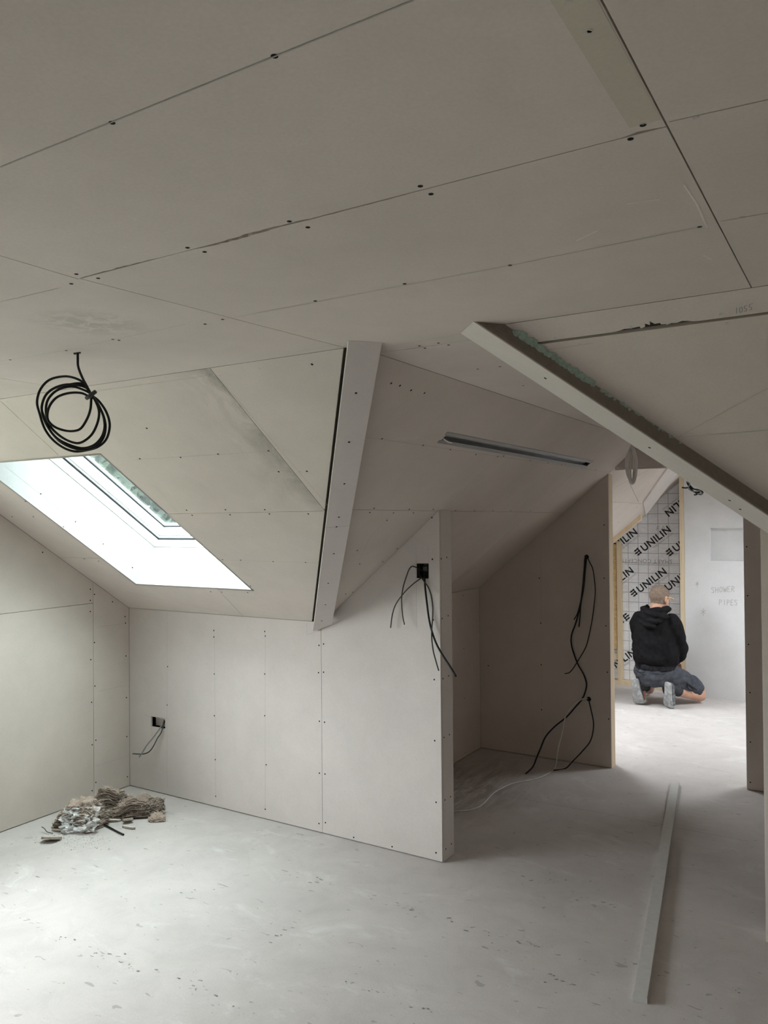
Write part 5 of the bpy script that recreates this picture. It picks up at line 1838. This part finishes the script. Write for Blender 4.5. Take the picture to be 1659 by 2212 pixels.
# cargo pocket, flap and rear pocket seams
ax = (KNR - HIPR).normalized()
sdv = Vector((0.85, -0.45, 0.25))
sdv = (sdv - ax * sdv.dot(ax)).normalized()
upx = ax.cross(sdv)
c_p = HIPR + (KNR - HIPR) * 0.52 + sdv * 0.094
wear('cargo_pocket', organic('cargo_pocket', [ellipsoid(c_p, (0.062, 0.056, 0.012), Matrix((ax, upx, sdv)).transposed())], 0.006, 2, warp=crease), 'shorts', shorts)
wear('pocket_flap', prism('pocket_flap', [c_p + ax * a + upx * b + sdv * 0.012 for a, b in ((-0.058, 0.022), (0.058, 0.022), (0.058, 0.034), (-0.058, 0.034))],
                          [c_p + ax * a + upx * b + sdv * 0.017 for a, b in ((-0.058, 0.022), (0.058, 0.022), (0.058, 0.034), (-0.058, 0.034))]), 'seam', shorts)
for x0, x1, z in ((0.03, 0.13, 0.315), (-0.14, -0.04, 0.315)):
    ps = []
    for i in range(7):
        x = x0 + (x1 - x0) * i / 6
        ps.append(Vector((x, 0.067 - 0.150 * math.sqrt(max(0, 1 - (x / 0.19) ** 2)), z - 0.008 * math.sin(i / 6 * math.pi))))
    wear('rear_pocket_seam', tube_mesh('rear_pocket_seam', ps, 0.0035, 6, 3), 'seam', shorts)
for side, a, toe, sgn in ((1, ANR, Vector((0.128, 0.0, 0)), 1), (-1, ANL, Vector((-0.118, -0.035, 0)), -1)):
    k = KNR if side == 1 else KNL
    sv = a + (k - a) * 0.30
    wear('sock', organic('sock', chain([a + Vector((0, -0.004, -0.02)), a, sv], [0.046, 0.050, 0.058]), 0.006, 3,
                         warp=lambda c, n_: c + n_ * 0.003 * math.sin((c - a).dot((k - a).normalized()) * 260)), 'sock')
    # shoe standing on its toes, the sole turned back
    yaw = Matrix.Rotation(math.radians(-24 if side == 1 else 4), 3, 'Z')
    lean = Matrix.Rotation(math.radians(9 if side == 1 else -6), 3, 'Y')
    T = lambda p: toe + yaw @ (lean @ Vector(p))
    prof = [(0.066, 0.010, 0.022), (0.040, 0.009, 0.040), (0.010, 0.012, 0.047), (-0.006, 0.034, 0.050), (-0.014, 0.075, 0.047), (-0.020, 0.125, 0.037), (-0.027, 0.175, 0.036), (-0.033, 0.215, 0.037), (-0.034, 0.238, 0.030), (-0.033, 0.246, 0.016)]
    v, f = [], []
    m_n = 9
    th = 0.020
    for i, (y, z, w) in enumerate(prof):
        y2, z2 = prof[min(i + 1, len(prof) - 1)][:2]
        y1, z1 = prof[max(i - 1, 0)][:2]
        t = Vector((0, y2 - y1, z2 - z1)).normalized()
        nn = Vector((0, t.z, -t.y))
        for j in range(m_n):
            x = w * (2 * j / (m_n - 1) - 1)
            rnd = 0.004 * (abs(2 * j / (m_n - 1) - 1) ** 4)
            v.append(T(Vector((x, y, z)) + nn * rnd))
        for j in range(m_n):
            x = w * 0.97 * (2 * j / (m_n - 1) - 1)
            v.append(T(Vector((x, y, z)) + nn * th))
    R_ = len(prof)
    for i in range(R_ - 1):
        b0, b1 = i * 2 * m_n, (i + 1) * 2 * m_n
        for j in range(m_n - 1):
            f.append((b0 + j, b0 + j + 1, b1 + j + 1, b1 + j))
            f.append((b0 + m_n + j, b1 + m_n + j, b1 + m_n + j + 1, b0 + m_n + j + 1))
        f.append((b0, b1, b1 + m_n, b0 + m_n))
        f.append((b0 + m_n - 1, b0 + 2 * m_n - 1, b1 + 2 * m_n - 1, b1 + m_n - 1))
    f.append(tuple(list(range(m_n)) + list(range(2 * m_n - 1, m_n - 1, -1))))
    b0 = (R_ - 1) * 2 * m_n
    f.append(tuple(b0 + q for q in list(range(m_n)) + list(range(2 * m_n - 1, m_n - 1, -1))))
    sole = mesh_from('sole', v, f)
    for p in sole.polygons:
        p.use_smooth = True
    up = [capsule(T((0, 0.052, 0.040)), T((0, 0.030, 0.052)), 0.028, 0.036, sq=(1.15, 0.9)), capsule(T((0, 0.030, 0.055)), T((0, 0.026, 0.115)), 0.040, 0.040, sq=(1.05, 1.0)),
          capsule(T((0, 0.024, 0.110)), T((0, 0.006, 0.205)), 0.038, 0.035), capsule(T((0, 0.012, 0.195)), a + Vector((0, 0.01, -0.005)), 0.034, 0.044)]
    shoe = wear('shoe', organic('shoe', up, 0.006, 3, warp=lambda c, n_: Vector((c.x, c.y, max(c.z, 0.003)))), 'shoe')
    wear('sole', sole, 'sole', shoe)
    for q in range(3):
        z = 0.075 + q * 0.026
        wear('lace', tube_mesh('lace', [T((-0.026, 0.060, z)), T((0, 0.069, z + 0.004)), T((0.026, 0.060, z))], 0.0032, 6, 4), 'seam', shoe)
hair = organic('hair', [ellipsoid(hp(0, -0.013, 0.028), (0.0800, 0.1005, 0.0945), HROT, 40, 26), ellipsoid(hp(0, -0.006, -0.020), (0.0725, 0.086, 0.080), HROT, 40, 26)], 0.005, 2,
               keep=lambda c: (lambda q: q.z > -0.052 + max(0, (q.y + 0.02)) * 1.25 and not (q.z < 0.062 and q.y > 0.045) and q.y < 0.062)(HROT.transposed() @ (c - HC_)))
wear('hair', hair, 'stubble')
gl = wear('glasses', tube_mesh('glasses', [hp(0.079, -0.018, 0.012), hp(0.082, 0.015, 0.016), hp(0.080, 0.060, 0.016), hp(0.068, 0.100, 0.014)], 0.0032, 8, 5), 'temple')
wear('temple_arm', tube_mesh('temple_arm', [hp(-0.079, -0.018, 0.012), hp(-0.082, 0.015, 0.016), hp(-0.080, 0.060, 0.016), hp(-0.068, 0.100, 0.014)], 0.0032, 8, 5), 'temple', gl)
wear('front_frame', tube_mesh('front_frame', [hp(-0.068, 0.100, 0.014), hp(-0.034, 0.113, 0.010), hp(0, 0.112, 0.016), hp(0.034, 0.113, 0.010), hp(0.068, 0.100, 0.014)], 0.003, 8, 5), 'temple', gl)
